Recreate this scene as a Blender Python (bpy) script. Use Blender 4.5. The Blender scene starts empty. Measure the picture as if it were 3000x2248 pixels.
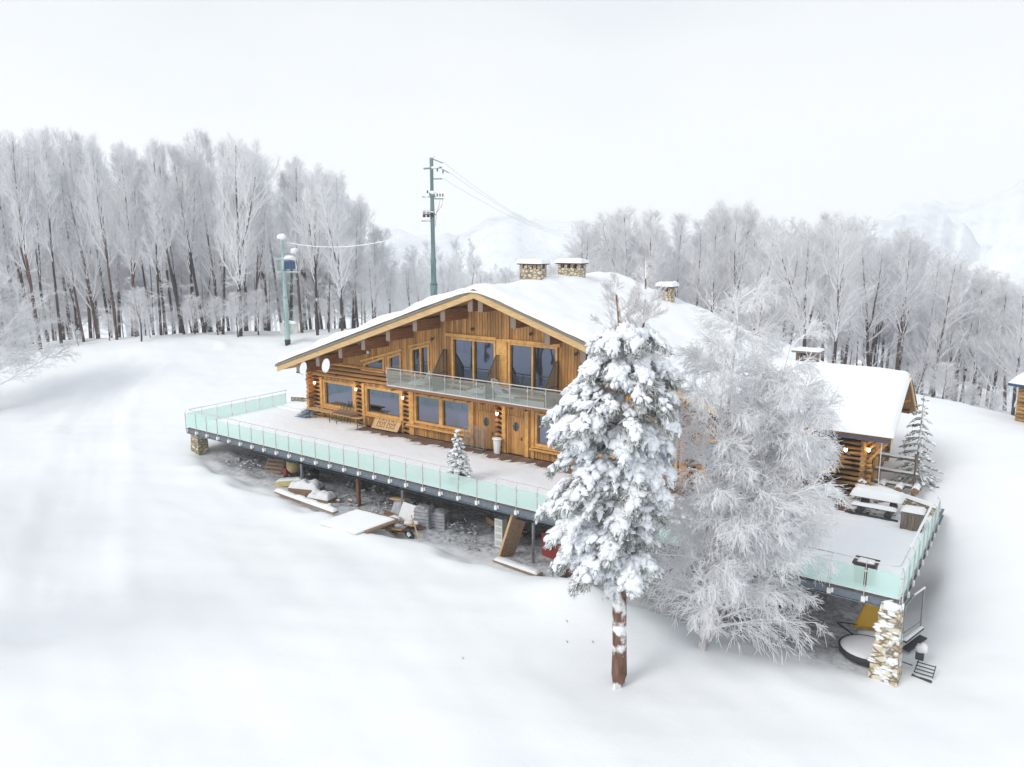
import bpy, math, random
import numpy as np
from mathutils import Vector, Matrix, noise
random.seed(7)
D = bpy.data; S = bpy.context.scene; col = S.collection
PI = math.pi; R = math.radians

# ------------------------------------------------------------------ camera, sky, sun, exposure
PITCH = math.atan(432/2262); YAW = R(35.3); CH = 12.5
cd = D.cameras.new('camera'); cam = D.objects.new('camera', cd); col.objects.link(cam)
cd.sensor_fit = 'HORIZONTAL'; cd.sensor_width = 36; cd.lens = 36*2262/3000
cd.clip_start = .1; cd.clip_end = 9000
cam.location = (0, 0, CH); cam.rotation_euler = (PI/2-PITCH, 0, YAW); S.camera = cam

SUN_EL = R(40); SUN_AZ = R(200)          # azimuth clockwise from +Y: the bright side of the overcast, behind the camera
w = D.worlds.new('World'); S.world = w; w.use_nodes = True
nt = w.node_tree; nt.nodes.clear(); N = nt.nodes.new; L = nt.links.new
out = N('ShaderNodeOutputWorld'); bg = N('ShaderNodeBackground'); sky = N('ShaderNodeTexSky')
sky.sky_type = 'NISHITA'; sky.sun_disc = False; sky.sun_elevation = SUN_EL; sky.sun_rotation = SUN_AZ; sky.dust_density = 3
tc = N('ShaderNodeTexCoord'); mp = N('ShaderNodeMapping'); mp.inputs['Scale'].default_value = (1, 1, 3.2)
no = N('ShaderNodeTexNoise'); no.inputs['Scale'].default_value = 1.7; no.inputs['Detail'].default_value = 3.5; no.inputs['Roughness'].default_value = .5
L(tc.outputs['Generated'], mp.inputs['Vector']); L(mp.outputs['Vector'], no.inputs['Vector'])
cr = N('ShaderNodeValToRGB')
cr.color_ramp.elements[0].position = .36; cr.color_ramp.elements[0].color = (6.6, 7.1, 7.5, 1)
cr.color_ramp.elements[1].position = .62; cr.color_ramp.elements[1].color = (8.3, 8.6, 8.85, 1)
L(no.outputs['Fac'], cr.inputs['Fac'])
mx = N('ShaderNodeMix'); mx.data_type = 'RGBA'; mx.inputs[0].default_value = .96
sx = N('ShaderNodeSeparateXYZ'); L(tc.outputs['Generated'], sx.inputs[0])
hr_ = N('ShaderNodeMapRange'); hr_.interpolation_type = 'SMOOTHSTEP'
for k_, v_ in (('From Min', .02), ('From Max', .32), ('To Min', 1.0), ('To Max', .0)): hr_.inputs[k_].default_value = v_
L(sx.outputs['Z'], hr_.inputs['Value'])
hm = N('ShaderNodeMix'); hm.data_type = 'RGBA'; hm.inputs[7].default_value = (9.6, 9.7, 9.8, 1)     # the cloud deck thins towards the horizon
L(hr_.outputs[0], hm.inputs[0]); L(cr.outputs[0], hm.inputs[6])
L(sky.outputs[0], mx.inputs[6]); L(hm.outputs[2], mx.inputs[7]); L(mx.outputs[2], bg.inputs['Color'])
bg.inputs['Strength'].default_value = .1; L(bg.outputs[0], out.inputs[0])

sd = D.lights.new('sun', 'SUN'); sd.energy = 1.5; sd.angle = R(22); sd.color = (1, .975, .94)
sun = D.objects.new('sun', sd); col.objects.link(sun)
sun.rotation_euler = Vector((math.sin(SUN_AZ)*math.cos(SUN_EL), math.cos(SUN_AZ)*math.cos(SUN_EL), math.sin(SUN_EL))).to_track_quat('Z', 'Y').to_euler()
vs = S.view_settings; vs.view_transform = 'Standard'; vs.look = 'None'; vs.gamma = 1; vs.exposure = 0.14; vs.use_curve_mapping = False
S.render.engine = 'CYCLES'; S.cycles.max_bounces = 16; S.cycles.transparent_max_bounces = 24; S.cycles.diffuse_bounces = 14
S.cycles.use_denoising = True; S.cycles.volume_bounces = 2

# ------------------------------------------------------------------ helpers
def tag(o, label=None, cat=None, group=None, kind=None):
    if label: o['label'] = label
    if cat: o['category'] = cat
    if group: o['group'] = group
    if kind: o['kind'] = kind
    return o
def empty(name, loc=(0, 0, 0), rz=0):
    o = D.objects.new(name, None); o.location = loc; o.rotation_euler = (0, 0, rz); o.empty_display_size = .3
    col.objects.link(o); return o
def thing(name, loc, label, cat, group=None, rz=0):
    return tag(empty(name, loc, rz), label, cat, group)
def kids(o): return [c for c in D.objects if c.parent is o]
def copy_tree(o, parent=None):
    c = o.copy(); col.objects.link(c)
    if parent is not None: c.parent = parent
    for ch in o.children: copy_tree(ch, c)
    return c
def np_mesh(name, V, F):
    """V (n,3); F list of int arrays (m,k)"""
    me = D.meshes.new(name); V = np.asarray(V, dtype=np.float32)
    F = [np.asarray(f, dtype=np.int32) for f in F if len(f)]
    me.vertices.add(len(V)); me.vertices.foreach_set('co', V.ravel())
    nl = sum(f.size for f in F); npoly = sum(len(f) for f in F)
    me.loops.add(nl); me.loops.foreach_set('vertex_index', np.concatenate([f.ravel() for f in F]))
    me.polygons.add(npoly)
    tot = np.concatenate([np.full(len(f), f.shape[1], dtype=np.int32) for f in F])
    st = np.concatenate([[0], np.cumsum(tot)[:-1]]).astype(np.int32)
    me.polygons.foreach_set('loop_start', st); me.polygons.foreach_set('loop_total', tot)
    me.update(calc_edges=True); me.validate(); return me
def link(name, me, mat, parent=None, smooth=False):
    o = D.objects.new(name, me); col.objects.link(o)
    if mat: me.materials.append(mat)
    if parent is not None: o.parent = parent
    if smooth: me.polygons.foreach_set('use_smooth', [True]*len(me.polygons))
    return o
def basis(d):
    d = Vector(d).normalized(); a = Vector((0, 0, 1)) if abs(d.z) < .95 else Vector((1, 0, 0))
    u = d.cross(a).normalized(); return d, u, u.cross(d)
class MB:
    def __init__(s): s.v = []; s.f = []
    def add(s, vs_, fs):
        n = len(s.v); s.v += [tuple(p) for p in vs_]; s.f += [tuple(i+n for i in f) for f in fs]; return s
    def hexa(s, p):  # 8 corners bottom 4 ccw, top 4
        return s.add(p, [(3, 2, 1, 0), (4, 5, 6, 7), (0, 1, 5, 4), (1, 2, 6, 5), (2, 3, 7, 6), (3, 0, 4, 7)])
    def box(s, x0, x1, y0, y1, z0, z1):
        return s.hexa([(x0, y0, z0), (x1, y0, z0), (x1, y1, z0), (x0, y1, z0), (x0, y0, z1), (x1, y0, z1), (x1, y1, z1), (x0, y1, z1)])
    def cbox(s, c, sz, rot=(0, 0, 0)):
        from mathutils import Euler
        m = Euler(rot).to_matrix(); h = [a/2 for a in sz]; c = Vector(c)
        P = [(-1, -1, -1), (1, -1, -1), (1, 1, -1), (-1, 1, -1), (-1, -1, 1), (1, -1, 1), (1, 1, 1), (-1, 1, 1)]
        return s.hexa([c + m @ Vector([p[i]*h[i] for i in range(3)]) for p in P])
    def bar(s, a, b, w_, h_):   # rectangular bar between two points
        a = Vector(a); b = Vector(b); d, u, v = basis(b-a); u = u*w_/2; v = v*h_/2
        return s.hexa([a-u-v, a+u-v, a+u+v, a-u+v, b-u-v, b+u-v, b+u+v, b-u+v])
    def tube(s, pts, r, n=8, cap=True, jit=0):
        pts = [Vector(p) for p in pts]; rs = r if isinstance(r, (list, tuple)) else [r]*len(pts)
        base = len(s.v); u0 = None
        for i, p in enumerate(pts):
            d = (pts[min(i+1, len(pts)-1)] - pts[max(i-1, 0)]).normalized()
            if u0 is None: _, u, v = basis(d)
            else:
                u = (u0 - d*u0.dot(d)).normalized(); v = d.cross(u)
            u0 = u
            for k in range(n):
                a = 2*PI*k/n; rr = rs[i]*(1+jit*(random.random()-.5))
                s.v.append(tuple(p + u*math.cos(a)*rr + v*math.sin(a)*rr))
        for i in range(len(pts)-1):
            for k in range(n):
                a = base+i*n+k; b = base+i*n+(k+1) % n; s.f.append((a, b, b+n, a+n))
        if cap:
            s.f.append(tuple(base+k for k in range(n))[::-1]); s.f.append(tuple(base+(len(pts)-1)*n+k for k in range(n)))
        return s
    def prism(s, poly, ax, a, b):  # poly in the other two axes, extruded along ax from a to b
        def P(q, t):
            l = list(q); l.insert(ax, t); return tuple(l)
        n = len(poly)
        return s.add([P(q, a) for q in poly]+[P(q, b) for q in poly],
                     [tuple(range(n))[::-1], tuple(range(n, 2*n))]+[(i, (i+1) % n, (i+1) % n+n, i+n) for i in range(n)])
    def lathe(s, c, prof, n=16, sx=1, sy=1):
        base = len(s.v)
        for r, z in prof:
            for k in range(n):
                a = 2*PI*k/n; s.v.append((c[0]+sx*r*math.cos(a), c[1]+sy*r*math.sin(a), c[2]+z))
        for i in range(len(prof)-1):
            for k in range(n):
                a = base+i*n+k; b = base+i*n+(k+1) % n; s.f.append((a, b, b+n, a+n))
        s.f.append(tuple(base+k for k in range(n))[::-1]); s.f.append(tuple(base+(len(prof)-1)*n+k for k in range(n)))
        return s
    def blob(s, c, r, sub=2, amp=.15, fr=1.5, seed=0):
        V, F = ICO[sub]; c = Vector(c)
        vs_ = []
        for p in V:
            p = Vector(p); q = 1+amp*noise.noise(p*fr+Vector((seed*7.3, c.x, c.y)))*2
            vs_.append((c.x+p.x*r[0]*q, c.y+p.y*r[1]*q, c.z+p.z*r[2]*q))
        return s.add(vs_, F)
    def build(s, name, mat, parent=None, origin=None, smooth=False, bevel=0):
        me = D.meshes.new(name); o_ = Vector(origin) if origin is not None else (root_loc(parent) if parent is not None else Vector((0, 0, 0)))
        me.from_pydata([tuple(Vector(p)-o_) for p in s.v], [], s.f); me.update()
        ob = link(name, me, mat, parent, smooth)
        if bevel:
            m = ob.modifiers.new('bevel', 'BEVEL'); m.width = bevel; m.segments = 2; m.limit_method = 'ANGLE'
        return ob
def root_loc(o):
    v = Vector((0, 0, 0))
    while o is not None: v = v + o.location; o = o.parent
    return v
def _ico(sub):
    import bmesh
    b = bmesh.new(); bmesh.ops.create_icosphere(b, subdivisions=sub, radius=1)
    b.verts.index_update(); V = [tuple(x.co) for x in b.verts]; F = [tuple(x.index for x in f.verts) for f in b.faces]; b.free(); return V, F
ICO = {k: _ico(k) for k in (1, 2, 3, 4)}

# ------------------------------------------------------------------ materials
def newmat(name):
    m = D.materials.new(name); m.use_nodes = True; t = m.node_tree; b = t.nodes['Principled BSDF']; return m, t, b
def ramp(t, fac, stops):
    r = t.nodes.new('ShaderNodeValToRGB'); e = r.color_ramp.elements
    while len(e) < len(stops): e.new(.5)
    for i, (p, c) in enumerate(stops): e[i].position = p; e[i].color = (*c, 1) if len(c) == 3 else c
    t.links.new(fac, r.inputs['Fac']); return r
def texn(t, kind, scale, sc3=(1, 1, 1), src='Object', detail=4):
    c = t.nodes.new('ShaderNodeTexCoord'); m = t.nodes.new('ShaderNodeMapping'); m.inputs['Scale'].default_value = sc3
    n = t.nodes.new(kind); t.links.new(c.outputs[src], m.inputs['Vector']); t.links.new(m.outputs[0], n.inputs['Vector'])
    n.inputs['Scale'].default_value = scale
    if 'Detail' in n.inputs: n.inputs['Detail'].default_value = detail
    return n
def bump(t, b, h, s=.3, d=.02):
    n = t.nodes.new('ShaderNodeBump'); n.inputs['Strength'].default_value = s; n.inputs['Distance'].default_value = d
    t.links.new(h, n.inputs['Height']); t.links.new(n.outputs[0], b.inputs['Normal']); return n
def flat(name, c, rough=.6, metal=0, var=.15, sc=6, sc3=(1, 1, 1), bs=.2, bd=.01):
    m, t, b = newmat(name); n = texn(t, 'ShaderNodeTexNoise', sc, sc3)
    r = ramp(t, n.outputs['Fac'], [(.3, [max(0, x*(1-var)) for x in c]), (.7, [min(1, x*(1+var)) for x in c])])
    t.links.new(r.outputs[0], b.inputs['Base Color']); b.inputs['Roughness'].default_value = rough; b.inputs['Metallic'].default_value = metal
    if bs: bump(t, b, n.outputs['Fac'], bs, bd)
    return m
def snowy(t, b, col_out, lo=.35, hi=.7, snow=(.93, .94, .955), nsc=3., namp=.5):
    """mix snow onto upward faces"""
    g = t.nodes.new('ShaderNodeNewGeometry'); s = t.nodes.new('ShaderNodeSeparateXYZ'); t.links.new(g.outputs['Normal'], s.inputs[0])
    n = texn(t, 'ShaderNodeTexNoise', nsc, detail=5); a = t.nodes.new('ShaderNodeMath'); a.operation = 'MULTIPLY_ADD'
    a.inputs[1].default_value = namp; t.links.new(n.outputs['Fac'], a.inputs[0]); t.links.new(s.outputs['Z'], a.inputs[2])
    mr = t.nodes.new('ShaderNodeMapRange'); mr.inputs['From Min'].default_value = lo+namp*.5; mr.inputs['From Max'].default_value = hi+namp*.5
    t.links.new(a.outputs[0], mr.inputs['Value'])
    m = t.nodes.new('ShaderNodeMix'); m.data_type = 'RGBA'; t.links.new(mr.outputs[0], m.inputs[0]); t.links.new(col_out, m.inputs[6]); m.inputs[7].default_value = (*snow, 1)
    t.links.new(m.outputs[2], b.inputs['Base Color']); return mr
SNOWC = (.87, .89, .925)
def m_snow(name, sc=1.2, bd=.05, bs=.25):
    m, t, b = newmat(name); n = texn(t, 'ShaderNodeTexNoise', sc, detail=8)
    n2 = texn(t, 'ShaderNodeTexNoise', sc*14, detail=3)
    r = ramp(t, n.outputs['Fac'], [(.3, (.845, .865, .89)), (.7, (.88, .895, .915))]); t.links.new(r.outputs[0], b.inputs['Base Color'])
    a = t.nodes.new('ShaderNodeMath'); a.operation = 'MULTIPLY_ADD'; a.inputs[1].default_value = .12
    t.links.new(n2.outputs['Fac'], a.inputs[0]); t.links.new(n.outputs['Fac'], a.inputs[2])
    b.inputs['Roughness'].default_value = .75; b.inputs['Specular IOR Level'].default_value = .25
    bump(t, b, a.outputs[0], bs, bd); return m
SNOW = m_snow('snow')
BRIGHTENED = m_snow('brightened_snow', 1.5, .03, .2)
for e_ in [n for n in BRIGHTENED.node_tree.nodes if n.type == 'VALTORGB'][0].color_ramp.elements: e_.color = (.92, .94, .975, 1)  # same snow, colour lifted and blued to offset the lodge's shade and bounce
def m_ground():
    m, t, b = newmat('ground_snow')
    n = texn(t, 'ShaderNodeTexNoise', .22, (1, 1.6, 1), detail=9); n2 = texn(t, 'ShaderNodeTexNoise', 9, detail=3)
    r = ramp(t, n.outputs['Fac'], [(.3, (.845, .865, .89)), (.7, (.88, .895, .915))])
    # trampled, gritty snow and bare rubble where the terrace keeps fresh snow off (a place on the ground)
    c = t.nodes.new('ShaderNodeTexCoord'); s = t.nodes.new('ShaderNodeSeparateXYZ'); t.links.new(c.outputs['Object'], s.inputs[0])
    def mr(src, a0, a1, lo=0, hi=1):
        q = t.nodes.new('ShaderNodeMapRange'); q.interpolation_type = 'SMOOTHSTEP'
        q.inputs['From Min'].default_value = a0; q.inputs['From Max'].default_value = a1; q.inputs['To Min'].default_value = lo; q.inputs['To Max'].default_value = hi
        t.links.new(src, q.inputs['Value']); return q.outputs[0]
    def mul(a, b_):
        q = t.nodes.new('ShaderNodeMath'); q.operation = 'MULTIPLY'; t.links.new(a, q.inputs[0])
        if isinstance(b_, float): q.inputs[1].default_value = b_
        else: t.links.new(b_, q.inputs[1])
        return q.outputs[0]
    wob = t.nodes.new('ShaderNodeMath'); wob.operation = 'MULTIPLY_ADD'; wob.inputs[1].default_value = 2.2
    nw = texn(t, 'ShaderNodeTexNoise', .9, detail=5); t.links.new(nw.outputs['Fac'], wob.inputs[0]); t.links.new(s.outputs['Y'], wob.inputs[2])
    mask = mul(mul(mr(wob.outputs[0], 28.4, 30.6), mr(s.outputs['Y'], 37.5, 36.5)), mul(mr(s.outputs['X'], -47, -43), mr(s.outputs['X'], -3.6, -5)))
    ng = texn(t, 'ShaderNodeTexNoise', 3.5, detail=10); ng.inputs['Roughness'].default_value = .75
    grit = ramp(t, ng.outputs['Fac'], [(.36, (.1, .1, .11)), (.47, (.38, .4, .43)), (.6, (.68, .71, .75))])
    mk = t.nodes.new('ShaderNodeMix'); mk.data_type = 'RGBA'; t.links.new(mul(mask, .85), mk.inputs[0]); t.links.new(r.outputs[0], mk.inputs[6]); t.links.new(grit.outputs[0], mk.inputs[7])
    t.links.new(mk.outputs[2], b.inputs['Base Color']); b.inputs['Roughness'].default_value = .8; b.inputs['Specular IOR Level'].default_value = .2
    a = t.nodes.new('ShaderNodeMath'); a.operation = 'MULTIPLY_ADD'; a.inputs[1].default_value = .14
    t.links.new(n2.outputs['Fac'], a.inputs[0]); t.links.new(n.outputs['Fac'], a.inputs[2])
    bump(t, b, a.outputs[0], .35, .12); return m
def m_wood(name, dark, light, sc3, sc=5, rough=.55, board=None, bax='X'):
    m, t, b = newmat(name); n = texn(t, 'ShaderNodeTexNoise', sc, sc3, detail=6); n.inputs['Roughness'].default_value = .65
    r = ramp(t, n.outputs['Fac'], [(.28, dark), (.5, [(a+c)/2 for a, c in zip(dark, light)]), (.72, light)])
    outc = r.outputs[0]
    if board:
        c = t.nodes.new('ShaderNodeTexCoord'); s = t.nodes.new('ShaderNodeSeparateXYZ'); t.links.new(c.outputs['Object'], s.inputs[0])
        d = t.nodes.new('ShaderNodeMath'); d.operation = 'DIVIDE'; d.inputs[1].default_value = board; t.links.new(s.outputs[bax], d.inputs[0])
        f = t.nodes.new('ShaderNodeMath'); f.operation = 'FLOOR'; t.links.new(d.outputs[0], f.inputs[0])
        wn = t.nodes.new('ShaderNodeTexWhiteNoise'); wn.noise_dimensions = '1D'; t.links.new(f.outputs[0], wn.inputs['W'])
        rr = ramp(t, wn.outputs['Value'], [(0, (.6, .57, .54)), (1, (1.2, 1.18, 1.15))])
        mm = t.nodes.new('ShaderNodeMix'); mm.data_type = 'RGBA'; mm.blend_type = 'MULTIPLY'; mm.inputs[0].default_value = 1
        t.links.new(outc, mm.inputs[6]); t.links.new(rr.outputs[0], mm.inputs[7]); outc = mm.outputs[2]
    t.links.new(outc, b.inputs['Base Color']); b.inputs['Roughness'].default_value = rough
    bump(t, b, n.outputs['Fac'], .35, .01); return m
BOARDS = m_wood('board_wood', (.33, .15, .042), (.76, .40, .125), (3, 3, .25), board=.195)
LOGS = m_wood('log_wood', (.3, .135, .04), (.76, .41, .13), (.25, 3, 3), board=.29, bax='Z')
TRIM = m_wood('trim_wood', (.5, .24, .06), (.85, .49, .15), (1, 1, 1), sc=4)
CABLOG = m_wood('cabin_log_wood', (.2, .11, .04), (.62, .38, .14), (.25, 3, 3), board=.26, bax='Z')
BEAM = m_wood('beam_wood', (.12, .05, .02), (.36, .16, .06), (3, .3, 3))
BEAMEND = m_wood('beam_end_wood', (.12, .09, .07), (.32, .25, .2), (4, 4, 4))
FASCIA = m_wood('fascia_wood', (.5, .31, .13), (.75, .52, .25), (.4, 3, 3))
SHINGLE = m_wood('shingle_wood', (.13, .11, .09), (.3, .27, .22), (3, 3, 3), sc=6)
SOFFIT = m_wood('soffit_wood', (.22, .11, .04), (.45, .25, .1), (4, .3, 1))
DECKW = m_wood('deck_wood', (.13, .085, .07), (.26, .18, .15), (3, .3, 1), board=.15)
OLDWOOD = m_wood('old_wood', (.17, .1, .06), (.42, .28, .17), (2, 2, 2))
PALEWOOD = m_wood('pale_wood', (.5, .3, .13), (.75, .52, .27), (2, 2, 2))
GREYWOOD = m_wood('grey_wood', (.1, .075, .06), (.26, .2, .16), (2, 2, .4))
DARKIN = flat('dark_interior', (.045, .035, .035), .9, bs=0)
STEEL = flat('galvanised_steel', (.33, .35, .37), .45, .6)
GIRDER = flat('grey_girder_paint', (.17, .2, .235), .5, .2)
DGIRDER = flat('dark_girder_paint', (.06, .07, .085), .5, .2)
RAILM = flat('rail_steel', (.62, .6, .585), .35, .5, var=.05)
WHITE = flat('white_plastic', (.8, .81, .8), .4, var=.04, bs=0)
BLACK = flat('black_plastic', (.02, .022, .026), .4, bs=0)
DARKM = flat('dark_metal', (.05, .055, .06), .45, .3, bs=0)
PYLON = flat('pylon_paint', (.17, .27, .27), .5, .1, var=.08)
PYLON2 = flat('pale_pylon_paint', (.4, .54, .53), .5, .1, var=.08)
BLUE = flat('blue_paint', (.02, .07, .16), .5)
BLUEC = flat('blue_chair_fabric', (.12, .2, .33), .6)
GREENM = flat('green_metal', (.02, .1, .055), .45)
YELLOW = flat('yellow_plastic', (.75, .42, .01), .4, var=.06, bs=0)
YELP = flat('faded_yellow_paint', (.62, .5, .22), .6)
RED = flat('red_paint', (.33, .05, .045), .5)
BROWNM = flat('brown_metal', (.05, .02, .018), .5)
GRAVEL = flat('rubble_stone', (.3, .3, .31), .9, var=.5, sc=5, bs=.8, bd=.05)
TARP = flat('grey_tarpaulin', (.42, .43, .46), .55, var=.3, sc=3, bs=.7, bd=.05)
RUBBER = flat('black_rubber', (.03, .03, .035), .7)
def m_stone(name, sc=3.2, snow=False, c0=(.25, .17, .09), c1=(.62, .5, .31)):
    m, t, b = newmat(name)
    v = texn(t, 'ShaderNodeTexVoronoi', sc, (1, 1, 1.9)); v.inputs['Randomness'].default_value = .9
    e = texn(t, 'ShaderNodeTexVoronoi', sc, (1, 1, 1.9)); e.feature = 'DISTANCE_TO_EDGE'; e.inputs['Randomness'].default_value = .9
    s = t.nodes.new('ShaderNodeSeparateColor'); t.links.new(v.outputs['Color'], s.inputs[0])
    r = ramp(t, s.outputs[0], [(0, c0), (.35, (.42, .33, .19)), (.7, c1), (1, (.68, .6, .47))])
    mo = ramp(t, e.outputs['Distance'], [(.02, (0, 0, 0)), (.07, (1, 1, 1))])
    mk = t.nodes.new('ShaderNodeMix'); mk.data_type = 'RGBA'; t.links.new(mo.outputs[0], mk.inputs[0]); mk.inputs[6].default_value = (.2, .17, .13, 1); t.links.new(r.outputs[0], mk.inputs[7])
    if snow: snowy(t, b, mk.outputs[2], lo=.1, hi=.25, nsc=2.6, namp=1.9, snow=(.87, .88, .9))
    else: t.links.new(mk.outputs[2], b.inputs['Base Color'])
    b.inputs['Roughness'].default_value = .85; bump(t, b, mo.outputs[0], .8, .04); return m
STONE = m_stone('chimney_stone'); STONES = m_stone('snowy_pillar_stone', 2.6, True)
STONED = m_stone('dark_wall_stone', 2.2, False, (.08, .07, .06), (.2, .17, .14))
def m_pane(name, tint=(.5, .53, .62), refl=.5):
    m, t, b = newmat(name); t.nodes.remove(b); o = t.nodes['Material Output']
    tr = t.nodes.new('ShaderNodeBsdfTransparent'); tr.inputs[0].default_value = (.62, .64, .68, 1)
    g = t.nodes.new('ShaderNodeBsdfGlossy'); g.inputs['Color'].default_value = (*tint, 1); g.inputs['Roughness'].default_value = .03
    n = texn(t, 'ShaderNodeTexNoise', .9, detail=1); bp = t.nodes.new('ShaderNodeBump'); bp.inputs['Strength'].default_value = .06; bp.inputs['Distance'].default_value = .1
    t.links.new(n.outputs['Fac'], bp.inputs['Height']); t.links.new(bp.outputs[0], g.inputs['Normal'])
    f = t.nodes.new('ShaderNodeFresnel'); f.inputs['IOR'].default_value = 1.5
    a = t.nodes.new('ShaderNodeMath'); a.operation = 'ADD'; a.inputs[1].default_value = refl; t.links.new(f.outputs[0], a.inputs[0])
    ms = t.nodes.new('ShaderNodeMixShader'); t.links.new(a.outputs[0], ms.inputs[0]); t.links.new(tr.outputs[0], ms.inputs[1]); t.links.new(g.outputs[0], ms.inputs[2])
    t.links.new(ms.outputs[0], o.inputs[0]); return m
PANE = m_pane('window_glass', (.44, .47, .60), .42); PANED = m_pane('dark_window_glass', (.33, .38, .5), .3)
def m_sheet(name, c, alpha, rough=.35):
    m, t, b = newmat(name); t.nodes.remove(b); o = t.nodes['Material Output']
    tr = t.nodes.new('ShaderNodeBsdfTransparent'); tr.inputs[0].default_value = (*[.5+.5*x for x in c], 1)
    d = t.nodes.new('ShaderNodeBsdfDiffuse'); d.inputs[0].default_value = (*c, 1)
    tl = t.nodes.new('ShaderNodeBsdfTranslucent'); tl.inputs[0].default_value = (*c, 1)
    gl = t.nodes.new('ShaderNodeBsdfGlossy'); gl.inputs['Roughness'].default_value = rough; gl.inputs[0].default_value = (.9, .95, .93, 1)
    m1 = t.nodes.new('ShaderNodeMixShader'); m1.inputs[0].default_value = .5; t.links.new(d.outputs[0], m1.inputs[1]); t.links.new(tl.outputs[0], m1.inputs[2])
    m2 = t.nodes.new('ShaderNodeMixShader'); m2.inputs[0].default_value = alpha; t.links.new(tr.outputs[0], m2.inputs[1]); t.links.new(m1.outputs[0], m2.inputs[2])
    m3 = t.nodes.new('ShaderNodeMixShader'); m3.inputs[0].default_value = .06; t.links.new(m2.outputs[0], m3.inputs[1]); t.links.new(gl.outputs[0], m3.inputs[2])
    t.links.new(m3.outputs[0], o.inputs[0]); return m
MINT = m_sheet('mint_glass', (.82, .98, .94), .5); CLEAR = m_sheet('clear_glass', (.7, .76, .74), .16, .1); SCREEN = m_sheet('tinted_screen_glass', (.45, .36, .26), .4, .1)
CURT = flat('lilac_curtain', (.62, .5, .6), .9, var=.25, sc=12); CURTW = flat('white_check_curtain', (.75, .76, .74), .9, var=.2, sc=14); CURTB = flat('teal_curtain', (.12, .3, .36), .9)
def m_emit(name, c, s):
    m, t, b = newmat(name); b.inputs['Emission Color'].default_value = (*c, 1); b.inputs['Emission Strength'].default_value = s; b.inputs['Base Color'].default_value = (*c, 1); return m
LAMP = m_emit('lit_lamp_glass', (1, .72, .38), 5); LAMPC = m_emit('ceiling_lamp_glow', (.75, .95, 1), 2.2)
def m_bark(name, c0, c1, lo=.55, hi=.85, namp=.7, nsc=2.2):
    m, t, b = newmat(name); n = texn(t, 'ShaderNodeTexNoise', 6, (1, 1, .35), detail=6); r = ramp(t, n.outputs['Fac'], [(.3, c0), (.7, c1)])
    snowy(t, b, r.outputs[0], lo, hi, nsc=nsc, namp=namp); b.inputs['Roughness'].default_value = .9; bump(t, b, n.outputs['Fac'], .6, .03); return m
BARK = m_bark('beech_bark', (.03, .025, .027), (.09, .072, .07), .4, .65, .6, 3)
BARKR = m_bark('reddish_bark', (.07, .042, .035), (.17, .105, .085), .3, .6, .7)
PBARK = m_bark('pine_bark', (.09, .045, .03), (.27, .15, .1), .02, .16, 1.5, 1.5)
FROST = m_bark('frosted_twigs', (.6, .58, .61), (.88, .87, .89), -1.0, -.05, .5, 1.4)
FROSTW = m_bark('white_frosted_twigs', (.86, .84, .85), (.96, .955, .96), -.9, -.1, .5, 1.4)
PFROST = m_bark('pine_frosted_twigs', (.42, .36, .34), (.68, .63, .62), -.7, .0, .6, 1.5)
NEEDLE = m_bark('pine_needles', (.07, .085, .06), (.3, .32, .27), .1, .9, .9, 5)
BIRCHB = m_bark('frosted_birch_bark', (.3, .26, .26), (.62, .58, .58), -.1, .3, .9)
SPRN = m_bark('spruce_needles', (.03, .06, .045), (.13, .17, .14), .1, .8, .8, 5)

# ------------------------------------------------------------------ terrain
CP = np.array([
 (-46.6,28.3,-1.5),(-50,26,-1.4),(-51,32,-1.0),(-49,38,-.2),(-44,41,.35),(-60,30,-1.0),(-60,42,.35),(-55,50,1.1),(-72,29,-1.1),(-80,35,1.2),
 (-90,41,1.2),(-73,41,2.35),(-85,48,1.0),(-68,52.0,2.5),(-63,56,2.75),(-72,62,1.3),(-50,62,2.5),(-46,53,1.8),(-36,52,1.6),(-26,54,1.8),(-26,66,1.6),(-13,58,1.8),
 (-9,62,1.6),(-5.3,57.5,1.95),(-1,54.5,1.6),(-1,66,-1.6),(-9,74,-1.8),(-5,42.5,.35),(-9,46,.6),(-2.2,40,-.5),(-1.8,35.5,-2.1),(.5,38.2,-1),(-2.6,29.7,-2.95),
 (-3.4,28.2,-2.95),(.6,25.4,-3.0),(5,30,-2.2),(6,45,.6),(6,56,1.2),(-40.4,26.3,-1.75),(-36,27,-2.15),(-30,26.3,-2.15),(-24.5,26.5,-2.15),(-21.6,26.7,-2.25),
 (-17.7,27.0,-2.5),(-15.9,25.2,-2.3),(-11.5,22.9,-3.35),(-7,26.4,-3.1),(-12,16,-3.5),(-24,8,-3.0),(-30,18,-2.5),(-45,18,-1.9),(-60,15,-1.6),(-75,12,-1.6),
 (-10,4,-4.1),(2,6,-4.6),(10,20,-3.0),(14,10,-4),(-30,0,-3.6),(-50,0,-2.8),(-22,34,-2.0),(-34,34,-1.6),(-10,34,-2.4),(-100,30,-1),(-100,10,-2),(14,40,-.4),(14,60,0)])
def _U(r): return np.where(r > 0, r*r*np.log(np.maximum(r, 1e-9)), 0)
_n = len(CP); _K = _U(np.hypot(CP[:, None, 0]-CP[None, :, 0], CP[:, None, 1]-CP[None, :, 1])) + np.eye(_n)*6
_P = np.c_[np.ones(_n), CP[:, :2]]; _A = np.block([[_K, _P], [_P.T, np.zeros((3, 3))]])
_w = np.linalg.solve(_A, np.r_[CP[:, 2], 0, 0, 0])
def sstep(x, a, b): t = np.clip((x-a)/(b-a), 0, 1); return t*t*(3-2*t)
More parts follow.
